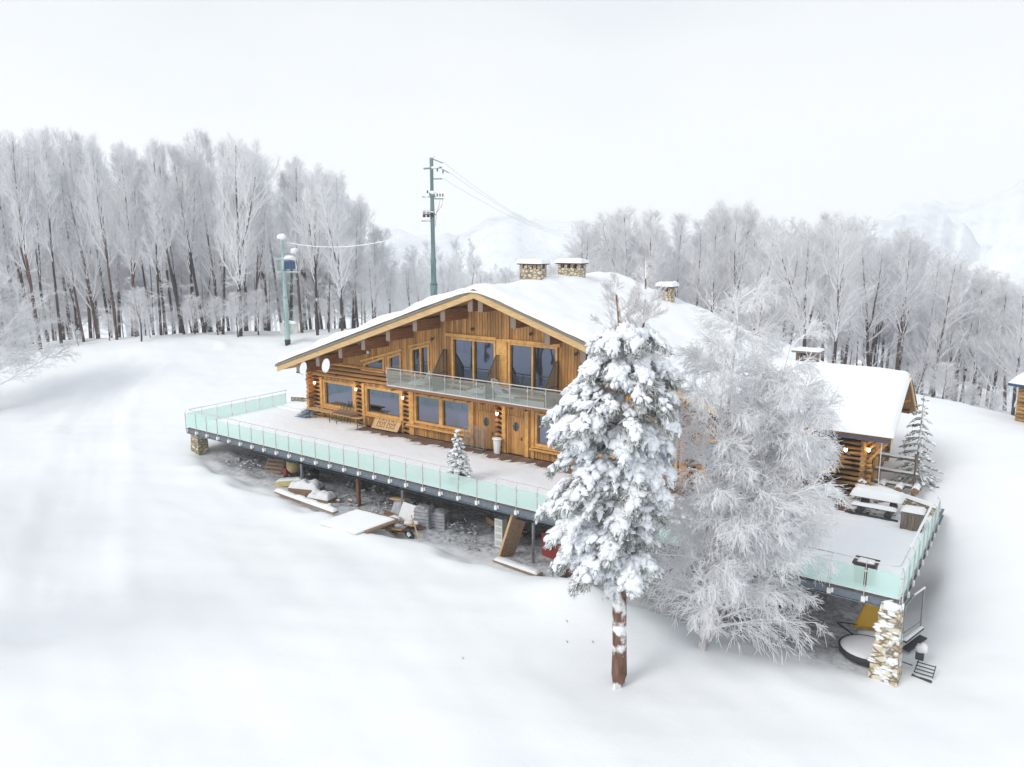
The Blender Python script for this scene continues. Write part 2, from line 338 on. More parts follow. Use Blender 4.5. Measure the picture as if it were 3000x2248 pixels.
def vnoise(x, y, f, seed=0):
    def h(i, j): return np.modf(np.sin(i*127.1+j*311.7+seed*74.7)*43758.5453)[0]
    x = x*f; y = y*f; i = np.floor(x); j = np.floor(y); u = x-i; v = y-j; u = u*u*(3-2*u); v = v*v*(3-2*v)
    return h(i, j)*(1-u)*(1-v)+h(i+1, j)*u*(1-v)+h(i, j+1)*(1-u)*v+h(i+1, j+1)*u*v
TRK = [(-31.6, 13.1), (-38.0, 16.5), (-48.1, 22.4), (-59.2, 28.3), (-65.8, 33.2), (-69.2, 39.1), (-68.5, 43.5)]
def gz(x, y):
    x = np.asarray(x, float); y = np.asarray(y, float); sh = x.shape; X = x.ravel(); Y = y.ravel(); z = np.empty(len(X))
    for a in range(0, len(X), 20000):
        xs = X[a:a+20000]; ys = Y[a:a+20000]
        z[a:a+20000] = _U(np.hypot(xs[:, None]-CP[:, 0], ys[:, None]-CP[:, 1])) @ _w[:_n] + _w[_n]+_w[_n+1]*xs+_w[_n+2]*ys
    # hollow under the terrace, cut sharply along the drift in front of it
    fl = np.interp(X, [-48, -45.5, -42, -36, -28, -20, -3], [-1.4, -1.7, -2.4, -2.65, -2.85, -3.05, -3.1])
    lip = np.interp(X, [-48, -43, -36, -30, -24, -18, -14, -8, -4, 0], [28.5, 27.2, 27.0, 26.9, 26.9, 27.6, 27.9, 27.6, 27.4, 27.4]) + .5*(vnoise(X, Y, .8)*2-1)*.6
    k = sstep(Y, lip-.5, lip+.9)*sstep(-Y, -37.3, -35.9)*sstep(X, -48, -45)*sstep(-X, 2.6, 4.2)
    hol = fl + .12*vnoise(X, Y, 1.3, 3)+.05*vnoise(X, Y, 4., 5)
    z = z*(1-k)+hol*k
    # gentle drifts and ripples
    z = z + (1-k)*(.16*(vnoise(X*.6, Y, .16, 1)-.5)+.09*(vnoise(X*.5+Y*.3, Y, .45, 2)-.5)+.035*(vnoise(X, Y, 1.1, 4)-.5))
    # lip bulge (wind-packed snow ridge)
    z = z + .18*np.exp(-((Y-lip+1.0)/.9)**2)*sstep(X, -47, -42)*sstep(-X, 2, 6)
    rr_ = np.hypot(X+11.5, Y-22.95); z = z-.1*np.exp(-(rr_/.5)**2)+.75*np.exp(-(((X+15.0)/2.0)**2+((Y-25.9)/1.25)**2))
    # wind ripples below the hollow, ruts of the track
    rp = sstep(X, -44, -36)*sstep(-X, 12, 18)*sstep(Y, 14, 20)*sstep(-Y, -27, -25)
    ph = (Y*.9-X*.25+1.6*vnoise(X, Y, .25, 11))*2.4
    z = z+rp*.035*np.sin(ph)*(.4+vnoise(X, Y, .3, 12))
    tp_ = TRK; dmin = np.full(len(X), 1e9) if X.ndim == 1 else np.full(X.shape, 1e9); sg = np.zeros_like(dmin)
    for (ax_, ay_), (bx2, by2) in zip(tp_[:-1], tp_[1:]):
        ux, uy = bx2-ax_, by2-ay_; q = np.clip(((X-ax_)*ux+(Y-ay_)*uy)/(ux*ux+uy*uy), 0, 1); dx_ = X-ax_-q*ux; dy_ = Y-ay_-q*uy; dd_ = np.hypot(dx_, dy_); m_ = dd_ < dmin
        dmin = np.where(m_, dd_, dmin); sg = np.where(m_, np.sign(dx_*uy-dy_*ux), sg)
    wv_ = .6+.8*vnoise(X, Y, .5, 9); z = z-.16*np.exp(-(dmin/1.9)**4)+.10*np.exp(-((dmin-2.4)/.5)**2)*wv_
    for o_ in (.45, 1.3): z = z-.07*np.exp(-((dmin-o_)/.22)**2)*wv_
    z = z+(1-k)*.02*(vnoise(X, Y, 3.0, 14)-.5)
    # keep ground below the terrace and the buildings
    ins = sstep(X, -43, -42)*sstep(-X, 9, 10)*sstep(Y, 35.5, 36.5)*sstep(-Y, -49, -48); z = z*(1-ins)+np.minimum(z, -.3)*ins
    # cleared track from the left of the terrace up the hill: a shallow trough
    # beyond the near hill everything drops into the valley
    r = np.maximum(0, np.hypot((X+32)/1.15, (Y-32))-62)
    z = np.where(r > 0, np.clip(z, -8, 4), z)
    z = z*np.exp(-r/40) - 34*(1-np.exp(-r/110))
    return z.reshape(sh)
def gnd(x, y): return float(gz(np.array([x]), np.array([y]))[0])
def axis(lo, hi, step, far, g=1.12):
    a = list(np.arange(lo, hi+1e-6, step)); s = step; b = [a[-1]]
    while b[-1] < far: s *= g; b.append(b[-1]+s)
    s = step; c = [a[0]]
    while c[-1] > -far: s *= g; c.append(c[-1]-s)
    return np.array(c[:0:-1]+a+b[1:])
ax = axis(-88, 6, .3, 2500); ay = axis(8, 64, .3, 2500)
gx, gy = np.meshgrid(ax, ay); Z = gz(gx, gy)
nx, ny = len(ax), len(ay); idx = np.arange(nx*ny).reshape(ny, nx)
Fq = np.stack([idx[:-1, :-1], idx[:-1, 1:], idx[1:, 1:], idx[1:, :-1]], -1).reshape(-1, 4)
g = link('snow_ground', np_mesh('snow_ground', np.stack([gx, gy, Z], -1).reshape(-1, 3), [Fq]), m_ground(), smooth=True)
tag(g, kind='structure')

fh = np.array([-math.sin(YAW), math.cos(YAW)]); rt = np.array([math.cos(YAW), math.sin(YAW)])
KP = 3000/2212
def pos(dx, dep):   # ground position at a bearing (photo column) and a distance
    p = fh*dep + rt*((dx*KP-1500)/2303*dep); return float(p[0]), float(p[1])
def zat(dy, dep): # height of a photo row at a distance
    q = dy*KP-1124; return CH + dep*(-424-q*math.cos(PITCH))/(2222-q*math.sin(PITCH))

# far mountains
def m_mount():
    m, t, b = newmat('mountain_snow_and_woods')
    n = texn(t, 'ShaderNodeTexNoise', .012, detail=9); n.inputs['Roughness'].default_value = .62
    n2 = texn(t, 'ShaderNodeTexNoise', .09, detail=6)
    a = t.nodes.new('ShaderNodeMath'); a.operation = 'MULTIPLY_ADD'; a.inputs[1].default_value = .4; t.links.new(n2.outputs['Fac'], a.inputs[0]); t.links.new(n.outputs['Fac'], a.inputs[2])
    r = ramp(t, a.outputs[0], [(.58, (.84, .86, .88)), (.7, (.78, .81, .84)), (.86, (.62, .65, .69))])  # snow and woods paled: part of the distance haze is put into these colours
    t.links.new(r.outputs[0], b.inputs['Base Color']); b.inputs['Roughness'].default_value = .9; bump(t, b, a.outputs[0], .6, 12); return m
MOUNT = m_mount()
def ridge(prof, dist, depth, base, seed, name='mountain'):
    xs = np.linspace(prof[0][0], prof[-1][0], 150); tops = np.interp(xs, [p[0] for p in prof], [p[1] for p in prof])
    V = []; nr = 34
    for i, dx in enumerate(xs):
        zt = zat(tops[i]+7*(vnoise(np.array([dx]), np.array([0.]), .02, seed)[0]-.5)*2+3*(vnoise(np.array([dx]), np.array([0.]), .09, seed)[0]-.5)*2, dist)
        for j in range(nr):
            t = j/(nr-1); dd = dist + (t-.6)*depth
            h = math.sin(min(1, t/.6)*PI/2)**1.3 if t < .6 else math.cos((t-.6)/.4*PI/2)
            x, y = pos(dx, dd); nz = (vnoise(np.array([x]), np.array([y]), .012, seed)[0]-.5)*.16*(zt-base)*(1-abs(h)**6)
            V.append((x, y, base+(zt-base)*h+nz))
    i2 = np.arange(150*nr).reshape(150, nr)
    F = np.stack([i2[:-1, :-1], i2[1:, :-1], i2[1:, 1:], i2[:-1, 1:]], -1).reshape(-1, 4)
    return tag(link(name, np_mesh(name, V, [F]), MOUNT, smooth=True), kind='structure')
ridge([(-900, 520), (300, 515), (700, 512), (870, 508), (980, 512), (1040, 500), (1090, 482), (1140, 478), (1200, 487), (1260, 502), (1340, 500), (1420, 512), (1500, 520), (1700, 525)], 900, 500, -60, 1)
ridge([(1560, 540), (1760, 510), (1860, 492), (1900, 482), (1960, 474), (2040, 476), (2090, 500), (2120, 540), (2170, 580)], 780, 300, -60, 2)
ridge([(1850, 520), (1930, 462), (2000, 452), (2060, 440), (2130, 428), (2212, 412), (2300, 395), (2500, 370), (3000, 420)], 1500, 800, -60, 3)
ridge([(2040, 620), (2100, 575), (2140, 545), (2180, 512), (2230, 488), (2320, 470), (2500, 460), (2900, 500)], 620, 300, -60, 4)

# ------------------------------------------------------------------ snow caps
def cap(name, nu, nv, fn, T, parent, origin=None, edge=.25, sizeu=1, sizev=1, amp=.25, fr=1.2, seed=0, mat=None, edges=(1, 1, 1, 1)):
    """grid skin over fn(u,v) -> base point; thickness T grows from the edges"""
    o_ = Vector(origin) if origin is not None else root_loc(parent); V = []
    for j in range(nv+1):
        for i in range(nu+1):
            u = i/nu; v = j/nv; p = Vector(fn(u, v))
            ds = []
            if edges[0]: ds.append(u*sizeu)
            if edges[1]: ds.append((1-u)*sizeu)
            if edges[2]: ds.append(v*sizev)
            if edges[3]: ds.append((1-v)*sizev)
            d = min(ds) if ds else edge
            k = min(1, d/edge); k = math.sqrt(max(0, 1-(1-k)**2))
            nn = 1+amp*noise.noise(p*fr+Vector((seed, seed*3.1, 0)))+amp*.5*noise.noise(p*fr*3+Vector((seed, 0, 9)))
            V.append(tuple(p + Vector((0, 0, T*k*nn+.004)) - o_))
    n1 = len(V)
    F = [(j*(nu+1)+i, j*(nu+1)+i+1, (j+1)*(nu+1)+i+1, (j+1)*(nu+1)+i) for j in range(nv) for i in range(nu)]
    me = D.meshes.new(name); me.from_pydata(V, [], F); me.update()
    return link(name, me, mat or SNOW, parent, True)

# ------------------------------------------------------------------ the lodge
XC = -26.15; SL = .336; YF = 35.6; YB = 49.0; YR = 33.3
XL, XR = -42.5, -9.8
def rz_(x): return 9.27-SL*abs(x-XC)       # underside of the roof
lodge = thing('log_lodge', (XC, YF, 0), 'large timber ski lodge with a wide low gable, balcony and thick snow on the roof', 'lodge')
def LB(mb, name, mat, parent=None, **k): return mb.build(name, mat, parent or lodge, **k)
# openings in the front wall: (x0,x1,z0,z1)
LOWW = [(-41.3, -38.15, .8, 2.72), (-37.15, -33.85, .8, 2.72), (-32.75, -30.55, .82, 2.72), (-30.55, -28.2, .82, 2.72),
        (-23.55, -20.9, .75, 2.72), (-19.6, -17.2, .82, 2.72), (-17.2, -14.9, .82, 2.72), (-13.6, -10.9, .8, 2.72)]
UPW = [(-29.6, -26.3, 3.5, 6.55), (-25.4, -22.1, 3.5, 6.55)]
DOORS = [(-27.7, -26.35, 0, 2.3), (-25.5, -24.25, 0, 2.3)]
holes = LOWW+UPW+DOORS+[(-32.95, -31.4, 3.5, 6.1), (-37.2, -35.3, 3.85, 4.85), (-34.95, -33.8, 3.85, 5.3)]
def topcut(x):   # sloping heads of the three left windows
    return None
def slope_hole_top(h, x):
    if h == (-32.95, -31.4, 3.5, 6.1): return 5.55+(x+32.95)*.27
    if h == (-37.2, -35.3, 3.85, 4.85): return 4.2+(x+37.2)*.33
    if h == (-34.95, -33.8, 3.85, 5.3): return 4.85+(x+34.95)*.33
    return h[3]
def intervals(x0, x1, zlo, zhi):
    iv = [(zlo, zhi)]; xm = (x0+x1)/2
    for h in holes:
        if h[0] < xm < h[1]:
            t = slope_hole_top(h, xm); n = []
            for a, b in iv:
                if b <= h[2] or a >= t: n.append((a, b)); continue
                if a < h[2]: n.append((a, h[2]))
                if b > t: n.append((t, b))
            iv = n
    return [i for i in iv if i[1]-i[0] > .03]
def in_rects(x, rs): return any(a < x < b for a, b in rs)
LOGCOL = [(-42.4, -41.35), (-38.15, -37.2), (-33.85, -33.15), (-26.3, -25.75), (-20.6, -19.9), (-14.6, -13.8), (-10.9, -9.8)]
mb = MB(); x = XL; bw = .195
while x < XR-.01:      # vertical board and batten: upper gable and below/above the lower openings
    x1 = min(x+bw, XR); k = .02*random.random()
    top = rz_((x+x1)/2)-.01
    zl = 3.8
    for a, b in intervals(x, x1, zl, top): mb.box(x+.013, x1-.013, YF-.05-k, YF+.06, a, b)
    if not in_rects((x+x1)/2, LOGCOL):
        for a, b in intervals(x, x1, 0, 2.9): mb.box(x+.013, x1-.013, YF-.05-k, YF+.06, a, b)
    x += bw
LB(mb, 'board_wall', BOARDS)
mb = MB(); x = XL
while x < XR-.01:   # backing behind the boards
    for a, b in intervals(x, x+.39, -.2, rz_(x+.2)-.12): mb.box(x, min(x+.39, XR), YF+.062, YF+.2, a, b)
    x += .39
LB(mb, 'wall_backing', flat('wall_backing_wood', (.07, .028, .012), .8))
mb = MB()
z = 2.9
while z < 3.78:     # log band
    mb.tube([(XL-.35+.1*random.random(), YF-.02, z+.145), (XR+.3, YF-.02, z+.145)], .15, 12); z += .29
for a, b in LOGCOL:
    z = 0
    while z < 2.85:
        e0 = a-(.35+.15*random.random() if a < -42 else 0); e1 = b+(.4+.1*random.random() if b > -10 else 0)
        mb.tube([(e0, YF-.02, z+.145), (e1, YF-.02, z+.145)], .15, 12); z += .29
LB(mb, 'log_front', LOGS, smooth=False)
mb = MB()
for xx, s in ((XL, 1), (XR, -1)):     # side walls of logs
    z = 0
    while z < 3.9:
        mb.tube([(xx, YF-.4-.1*random.random(), z), (xx, YB-1, z)], .15, 10); z += .29
z = 0
while z < 9.2:
    hw = min(XR-XC, (9.27-z)/SL); mb.tube([(XC-hw, YB-1, z), (XC+hw, YB-1, z)], .15, 8); z += .29
LB(mb, 'side_log_wall', LOGS)
# plinth wall under the lodge, and the dark rooms
mb = MB().box(XL+.1, XR-.1, YF+.3, YF+.7, -3.4, -.25)
LB(mb, 'foundation_wall', STONED)
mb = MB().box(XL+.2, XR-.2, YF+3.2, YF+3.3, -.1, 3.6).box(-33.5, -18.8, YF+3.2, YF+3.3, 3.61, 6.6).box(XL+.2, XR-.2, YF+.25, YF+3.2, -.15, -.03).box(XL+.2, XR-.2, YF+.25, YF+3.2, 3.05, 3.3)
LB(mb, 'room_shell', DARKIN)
# frames, panes, curtains
def window(x0, x1, z0, z1, fr=.1, mull=(), y=YF, pane=PANE, trim=TRIM, slope=None, parent=None, sill=True, depth=.16, curtains=()):
    par = parent or lodge; m = MB(); zt0, zt1 = (z1, z1) if slope is None else slope
    def tz(xx): return zt0+(zt1-zt0)*(xx-x0)/(x1-x0)
    y0 = y-.115; y1 = y+.12
    for a, b in ((x0, x0+fr), (x1-fr, x1)):
        m.hexa([(a, y0, z0), (b, y0, z0), (b, y1, z0), (a, y1, z0), (a, y0, tz(a)), (b, y0, tz(b)), (b, y1, tz(b)), (a, y1, tz(a))])
    a, b = x0+fr+.001, x1-fr-.001
    m.hexa([(a, y0+.004, tz(a)-fr), (b, y0+.004, tz(b)-fr), (b, y1-.004, tz(b)-fr), (a, y1-.004, tz(a)-fr), (a, y0+.004, tz(a)-.001), (b, y0+.004, tz(b)-.001), (b, y1-.004, tz(b)-.001), (a, y1-.004, tz(a)-.001)])
    m.box(a, b, y0+.004, y1-.004, z0, z0+fr)
    for q in mull:
        m.box(q-.05, q+.05, y0+.008, y1-.01, z0+fr+.001, tz(q)-fr-.001)
    f = m.build('window_frame', trim, par, bevel=.006)
    m = MB(); a, b = x0+fr+.002, x1-fr-.002
    m.hexa([(a, y+.04, z0+fr), (b, y+.04, z0+fr), (b, y+.055, z0+fr), (a, y+.055, z0+fr), (a, y+.04, tz(a)-fr), (b, y+.04, tz(b)-fr), (b, y+.055, tz(b)-fr), (a, y+.055, tz(a)-fr)])
    m.build('pane', pane, f)
    if sill: MB().box(x0-.1, x1+.1, y-.26, y-.11, z0-.08, z0-.002).build('window_sill', trim, f, bevel=.01)
    for (c0, c1, cm) in curtains:
        m = MB(); n = 14; vs_ = []
        for i in range(n+1):
            xx = c0+(c1-c0)*i/n; dy = .03*math.sin(i*2.1)
            vs_ += [(xx, y+.16+dy, z0+fr), (xx+.03, y+.16+dy, tz(xx)-fr)]
        m.add(vs_, [(2*i, 2*i+2, 2*i+3, 2*i+1) for i in range(n)]); m.build('curtain', cm, f)
    return f
window(*LOWW[0], fr=.2, curtains=((-41.0, -40.75, CURTW),)); window(*LOWW[1], fr=.17, curtains=((-36.85, -36.6, CURTW),))
window(*LOWW[2], fr=.14, curtains=((-32.5, -32.05, CURT),), sill=False); window(*LOWW[3], fr=.14, curtains=((-28.75, -28.4, CURT),), sill=False)
window(*LOWW[4], fr=.15, curtains=((-23.3, -22.5, CURTW), (-21.5, -21.1, CURTW)))
window(*LOWW[5], fr=.14); window(*LOWW[6], fr=.14); window(*LOWW[7], fr=.16)
window(*UPW[0], fr=.13, mull=(-27.95,), pane=PANED, sill=False, curtains=((-29.4, -28.9, CURTB),))
window(*UPW[1], fr=.13, mull=(-23.75,), pane=PANED, sill=False, curtains=((-25.2, -24.8, CURTB), (-22.6, -22.3, CURTB)))
window(-32.95, -31.4, 3.5, 6.1, fr=.13, mull=(-32.15,), pane=PANED, slope=(5.55, 5.97), sill=False)
window(-37.2, -35.3, 3.85, 4.85, fr=.12, pane=PANED, slope=(4.2, 4.83))
window(-34.95, -33.8, 3.85, 5.3, fr=.12, pane=PANED, slope=(4.85, 5.23), curtains=((-34.5, -34.0, CURT),))
# heavy posts, head boards and the long ledge under window three
mb = MB()
for a, b in ((-41.55, -41.32), (-38.13, -37.98), (-37.4, -37.17), (-33.83, -33.7), (-33.15, -32.77), (-28.18, -27.95), (-25.82, -25.56), (-24.2, -23.95), (-23.75, -23.57), (-20.88, -20.6)):
    LB(MB().box(a, b, YF-.17, YF-.02, .004, 2.88), 'wall_post', TRIM, bevel=.012)

for q in ((-30.0, -26.2, YF-.19, YF-.02, 6.58, 6.78), (-25.75, -21.9, YF-.19, YF-.02, 6.56, 6.74)): LB(MB().box(*q), 'head_board', TRIM, bevel=.01)
for q in ((-33.3, -28.0, YF-.36, YF-.03, .6, .7), (-23.8, -20.8, YF-.34, YF-.03, .52, .62)): LB(MB().box(*q), 'ledge', TRIM, bevel=.01)
LB(MB().box(-26.22, -25.48, YF-.15, YF-.02, 3.82, 6.7), 'centre_board', TRIM, bevel=.01)
LB(MB().hexa([(-37.4, YF-.18, 4.3), (-33.7, YF-.18, 5.36), (-33.7, YF-.02, 5.36), (-37.4, YF-.02, 4.3), (-37.4, YF-.18, 4.42), (-33.7, YF-.18, 5.48), (-33.7, YF-.02, 5.48), (-37.4, YF-.02, 4.42)]), 'head_board', TRIM, bevel=.01)
LB(MB().hexa([(-33.1, YF-.18, 5.62), (-31.2, YF-.18, 6.12), (-31.2, YF-.02, 6.12), (-33.1, YF-.02, 5.62), (-33.1, YF-.18, 5.72), (-31.2, YF-.18, 6.22), (-31.2, YF-.02, 6.22), (-33.1, YF-.02, 5.72)]), 'head_board', TRIM, bevel=.01)
# doors
for i, (a, b, z0, z1) in enumerate(DOORS):
    m = MB(); x = a+.08
    while x < b-.09:
        m.box(x, min(x+.19, b-.08)-.008, YF-.06, YF+.02, .04, z1-.1); x += .19
    m.box(a, a+.08, YF-.1, YF+.1, 0, z1).box(b-.08, b, YF-.1, YF+.1, 0, z1).box(a+.081, b-.081, YF-.097, YF+.09, z1-.1, z1-.002)
    m.box(a+.12, b-.12, YF-.085, YF-.061, .35, .5).box(a+.12, b-.12, YF-.085, YF-.061, 1.05, 1.15)
    d = LB(m, 'door', BOARDS); xc = (a+b)/2
    m = MB().lathe((0, 0, 0), [(.2, 0), (.2, .03), (.16, .05)], 8); m.v = [(xc+p[0], YF-.065-p[2], 1.68+p[1]*1.35) for p in m.v]; m.build('door_window', PANED, d)
    m = MB().bar((xc-.2, YF-.13, 1.68), (xc+.2, YF-.13, 1.68), .03, .03).bar((xc, YF-.134, 1.42), (xc, YF-.134, 1.94), .03, .03).bar((xc-.14, YF-.126, 1.5), (xc+.14, YF-.126, 1.86), .02, .02)
    m.build('window_grille', DARKM, d)
    m = MB().bar((b-.2, YF-.12, 1.0), (b-.32, YF-.12, 1.0), .025, .025).bar((b-.2, YF-.12, .9), (b-.2, YF-.12, 1.12), .05, .02); m.build('door_handle', DARKM, d)
# roof: two board slopes, fascia boards, shingle edge
YS = YR+.12
def slopeslab(x0, x1, y0, y1, off0, off1):
    m = MB()
    for s, xe in ((-1, x0), (1, x1)):
        z_e = 9.27-SL*abs(xe-XC)
        m.hexa([(XC, y0, 9.27+off0), (xe, y0, z_e+off0), (xe, y1, z_e+off0), (XC, y1, 9.27+off0), (XC, y0, 9.27+off1), (xe, y0, z_e+off1), (xe, y1, z_e+off1), (XC, y1, 9.27+off1)])
    return m
X0, X1 = -43.35, -8.95
roof = LB(slopeslab(X0+.05, X1-.05, YS, YB-.1, 0, .22), 'roof', SOFFIT)
def rake(y0, y1, lo, hi, ext=0):
    m = MB()
    for s, xe in ((-1, X0-ext), (1, X1+ext)):
        z_e = 9.27-SL*abs(xe-XC)
        m.hexa([(XC, y0, 9.27+lo), (xe, y0, z_e+lo), (xe, y1, z_e+lo), (XC, y1, 9.27+lo), (XC, y0, 9.27+hi), (xe, y0, z_e+hi), (xe, y1, z_e+hi), (XC, y1, 9.27+hi)])
    return m
rake(YR, YR+.1, -.12, .24).build('rake_board', FASCIA, roof, bevel=.012)
rake(YR-.06, YS+.4, .245, .40, .12).build('shingle_edge', SHINGLE, roof)
mb = MB()
for xe, s in ((X0, -1), (X1, 1)):
    z_e = 9.27-SL*abs(xe-XC); mb.hexa([(xe-.04, YR+.1, z_e-.05), (xe+.04, YR+.1, z_e-.05), (xe+.04, YB-.1, z_e-.05), (xe-.04, YB-.1, z_e-.05), (xe-.04, YR+.1, z_e+.2), (xe+.04, YR+.1, z_e+.2), (xe+.04, YB-.1, z_e+.2), (xe-.04, YB-.1, z_e+.2)])
mb.build('eave_board', FASCIA, roof)
def rooftop(u, v):
    xx = X0-.12+(X1-X0+.24)*u; yy = YR-.05+(YB-YR+.1)*v
    dx = abs(xx-XC); dx = math.sqrt(dx*dx+.5)-.2
    ov = .0
    wob = .12*noise.noise(Vector((xx*.55, 3, 1)))*max(0, 1-v*14)+.06*noise.noise(Vector((xx*1.9, 8, 1)))*max(0, 1-v*14)
    return (xx, yy-.05*max(0, 1-v*14)+wob, 9.27+.385-SL*dx)
cap('roof_snow', 170, 70, rooftop, .46, roof, edge=.55, sizeu=34, sizev=15.8, amp=.5, fr=.4, seed=3)
# purlins
bx = [-41.3, -39.3, -37.1, -35.0, -32.85, -30.65, -28.5, -26.5, -25.8, -23.6, -21.45, -19.3, -17.15, -15.0, -12.85, -10.8]
for b in bx:
    zt = rz_(b)-SL*.16-.01
    q = MB().box(b-.16, b+.16, 33.47, YF+.1, zt-.68, zt).build('roof_beam', BEAM, lodge, bevel=.015)
    MB().box(b-.163, b+.163, 33.44, 33.468, zt-.683, zt+.001).build('beam_end', BEAMEND, q)
# chimneys
def chimney(x0, x1, y0, y1, z0, z1, n, snow=.3):
    c = MB().box(x0, x1, y0, y1, z0, z1).build('chimney', STONE, lodge, bevel=.03)
    w_ = (x1-x0)
    for i in range(n+1):
        xx = x0+(w_-.22)*i/n
        for ya, yb in ((y0+.01, y0+.22), (y1-.22, y1-.01)): MB().box(xx, xx+.22, ya, yb, z1+.001, z1+.26).build('chimney_pier', STONE, c)
    MB().box(x0+.25, x1-.25, y0+.25, y1-.25, z1+.001, z1+.25).build('flue', DARKIN, c)
    MB().box(x0-.12, x1+.12, y0-.12, y1+.12, z1+.262, z1+.33).build('chimney_cap', BROWNM, c)
    cap('chimney_snow', 22, 16, lambda u, v: (x0-.2+(w_+.4)*u, y0-.2+(y1-y0+.4)*v, z1+.325), snow, c, edge=.22, sizeu=w_+.4, sizev=y1-y0+.4, fr=1.5, seed=x0)
chimney(-27.75, -26.2, 40, 40.75, 8.6, 10.5, 4, .26); chimney(-27.0, -25.35, 43.3, 44.1, 8.6, 10.46, 3, .28); chimney(-21.5, -20.65, 47, 47.7, 7.4, 8.95, 1, .3)
# balcony
bal = MB().box(-33.75, -18.4, 34.2, YF-.06, 3.2, 3.3).build('balcony', BEAM, lodge)
mb = MB().box(-33.8, -18.35, 34.1, 34.2, 3.16, 3.34); mb.box(-33.8, -33.72, 34.2, YF-.1, 3.16, 3.34).box(-18.43, -18.35, 34.2, YF-.1, 3.16, 3.34); mb.build('balcony_edge', BEAM, bal)
mb = MB(); x = -33.4
while x < -18.5: mb.bar((x, 34.15, 3.1), (x, YF-.1, 3.1), .14, .16); x += 1.0
mb.build('joist', BEAM, bal)
cap('balcony_snow', 120, 12, lambda u, v: (-33.8+15.45*u, 34.08+1.42*v, 3.335-.03*min(1, v*8)), .07, bal, edge=.1, sizeu=15.4, sizev=1.45, fr=2, seed=5)
mb = MB().tube([(-33.75, YF-.2, 4.45), (-33.75, 34.12, 4.45), (-18.4, 34.12, 4.45), (-18.4, YF-.2, 4.45)], .03, 8); mb.build('handrail', RAILM, bal)
for i in range(14):
    xx = -33.72+15.3*i/13
    MB().bar((xx, 34.14, 3.2), (xx, 34.14, 4.42), .035, .035).cbox((xx, 34.11, 4.2), (.09, .03, .09)).build('railing_post', RAILM, bal)
    if i < 13: MB().box(xx+.04, xx+15.3/13-.04, 34.125, 34.14, 3.4, 4.33).build('glass_panel', CLEAR, bal)
MB().box(-33.74, -33.725, 34.22, YF-.2, 3.4, 4.33).build('glass_panel', CLEAR, bal)
for xx in (-29.98, -26.02, -22.05):
    pts = [(YF-.12, 3.4), (YF-.12, 5.75), (YF-.42, 5.78), (34.2, 4.5), (34.2, 3.4)]
    m = MB(); 
    for i in range(5): a = pts[i]; b = pts[(i+1) % 5]; m.bar((xx, *a), (xx, *b), .045, .045)
    m.bar((xx, YF-.42, 5.75), (xx, YF-.42, 3.4), .03, .03).bar((xx, YF-.12, 4.4), (xx, 34.25, 4.42), .03, .03)
    f = m.build('privacy_screen', DARKM, bal)
    m = MB(); m.prism([(a[0], a[1]) for a in pts], 0, xx-.006, xx+.006); m.build('screen_pane', SCREEN, bal)

# ------------------------------------------------------------------ terrace with mint glass railing
TX0, TX1, TY0 = -46.6, -3.42, 28.3
ter = thing('terrace', (TX0, TY0, 0), 'long snow covered wooden terrace round the lodge with pale green glass railing', 'terrace')
mb = MB(); x = TX0+.1
mb.box(TX0+.06, TX1-.06, TY0+.06, YF-.2, -.09, -.012).box(-9.6, TX1-.06, YF-.2, 39.9, -.09, -.012).box(TX0+.06, XL-.5, YF-.2, 37.4, -.09, -.012)
mb.build('deck_floor', DECKW, ter)
mb = MB()
def ibeam(m, a, b, h, w_, t=.03):
    a = Vector(a); b = Vector(b); d = (b-a).normalized(); s = Vector((d.y, -d.x, 0))
    for zz in (0, h-t):
        q = [a-s*w_/2, b-s*w_/2, b+s*w_/2, a+s*w_/2]; m.hexa([p+Vector((0, 0, zz)) for p in q]+[p+Vector((0, 0, zz+t)) for p in q])
    q = [a-s*.015, b-s*.015, b+s*.015, a+s*.015]; m.hexa([p+Vector((0, 0, t+.001)) for p in q]+[p+Vector((0, 0, h-t-.001)) for p in q])
ibeam(mb, (TX0, TY0+.02, -.42), (TX1, TY0+.02, -.42), .33, .16); ibeam(mb, (TX0+.02, TY0+.12, -.42), (TX0+.02, 37.4, -.42), .33, .16); ibeam(mb, (TX1-.02, TY0+.12, -.42), (TX1-.02, 39.9, -.42), .33, .16)
mb.build('edge_girder', GIRDER, ter)
for a, b, y in ((-40.2, -36.2, 28.75), (-36.1, -27.9, 28.9), (-27.8, -19.4, 28.85), (-19.3, -9, 28.9)):
    m = MB(); ibeam(m, (a, y, -.82), (b, y, -.82), .38, .2); m.build('lower_girder', DGIRDER, ter)
for x in np.arange(-45.2, -4, 2.0):
    m = MB(); ibeam(m, (x, TY0+.15, -.4), (x, YF-.2, -.4), .26, .12); m.build('floor_joist', DGIRDER, ter)
for x in (-36.1, -27.85, -19.35, -11.5):
    m = MB(); m.tube([(x, 29.1, -4), (x, 29.1, -.83)], .09, 10).tube([(x, 33.1, -4), (x, 33.1, -.42)], .09, 10); m.build('steel_column', STEEL, ter)
def cover(u, v):
    return (TX0+.02+(TX1-TX0-.04)*u, TY0+.03+(YF-.25-TY0)*v, 0)
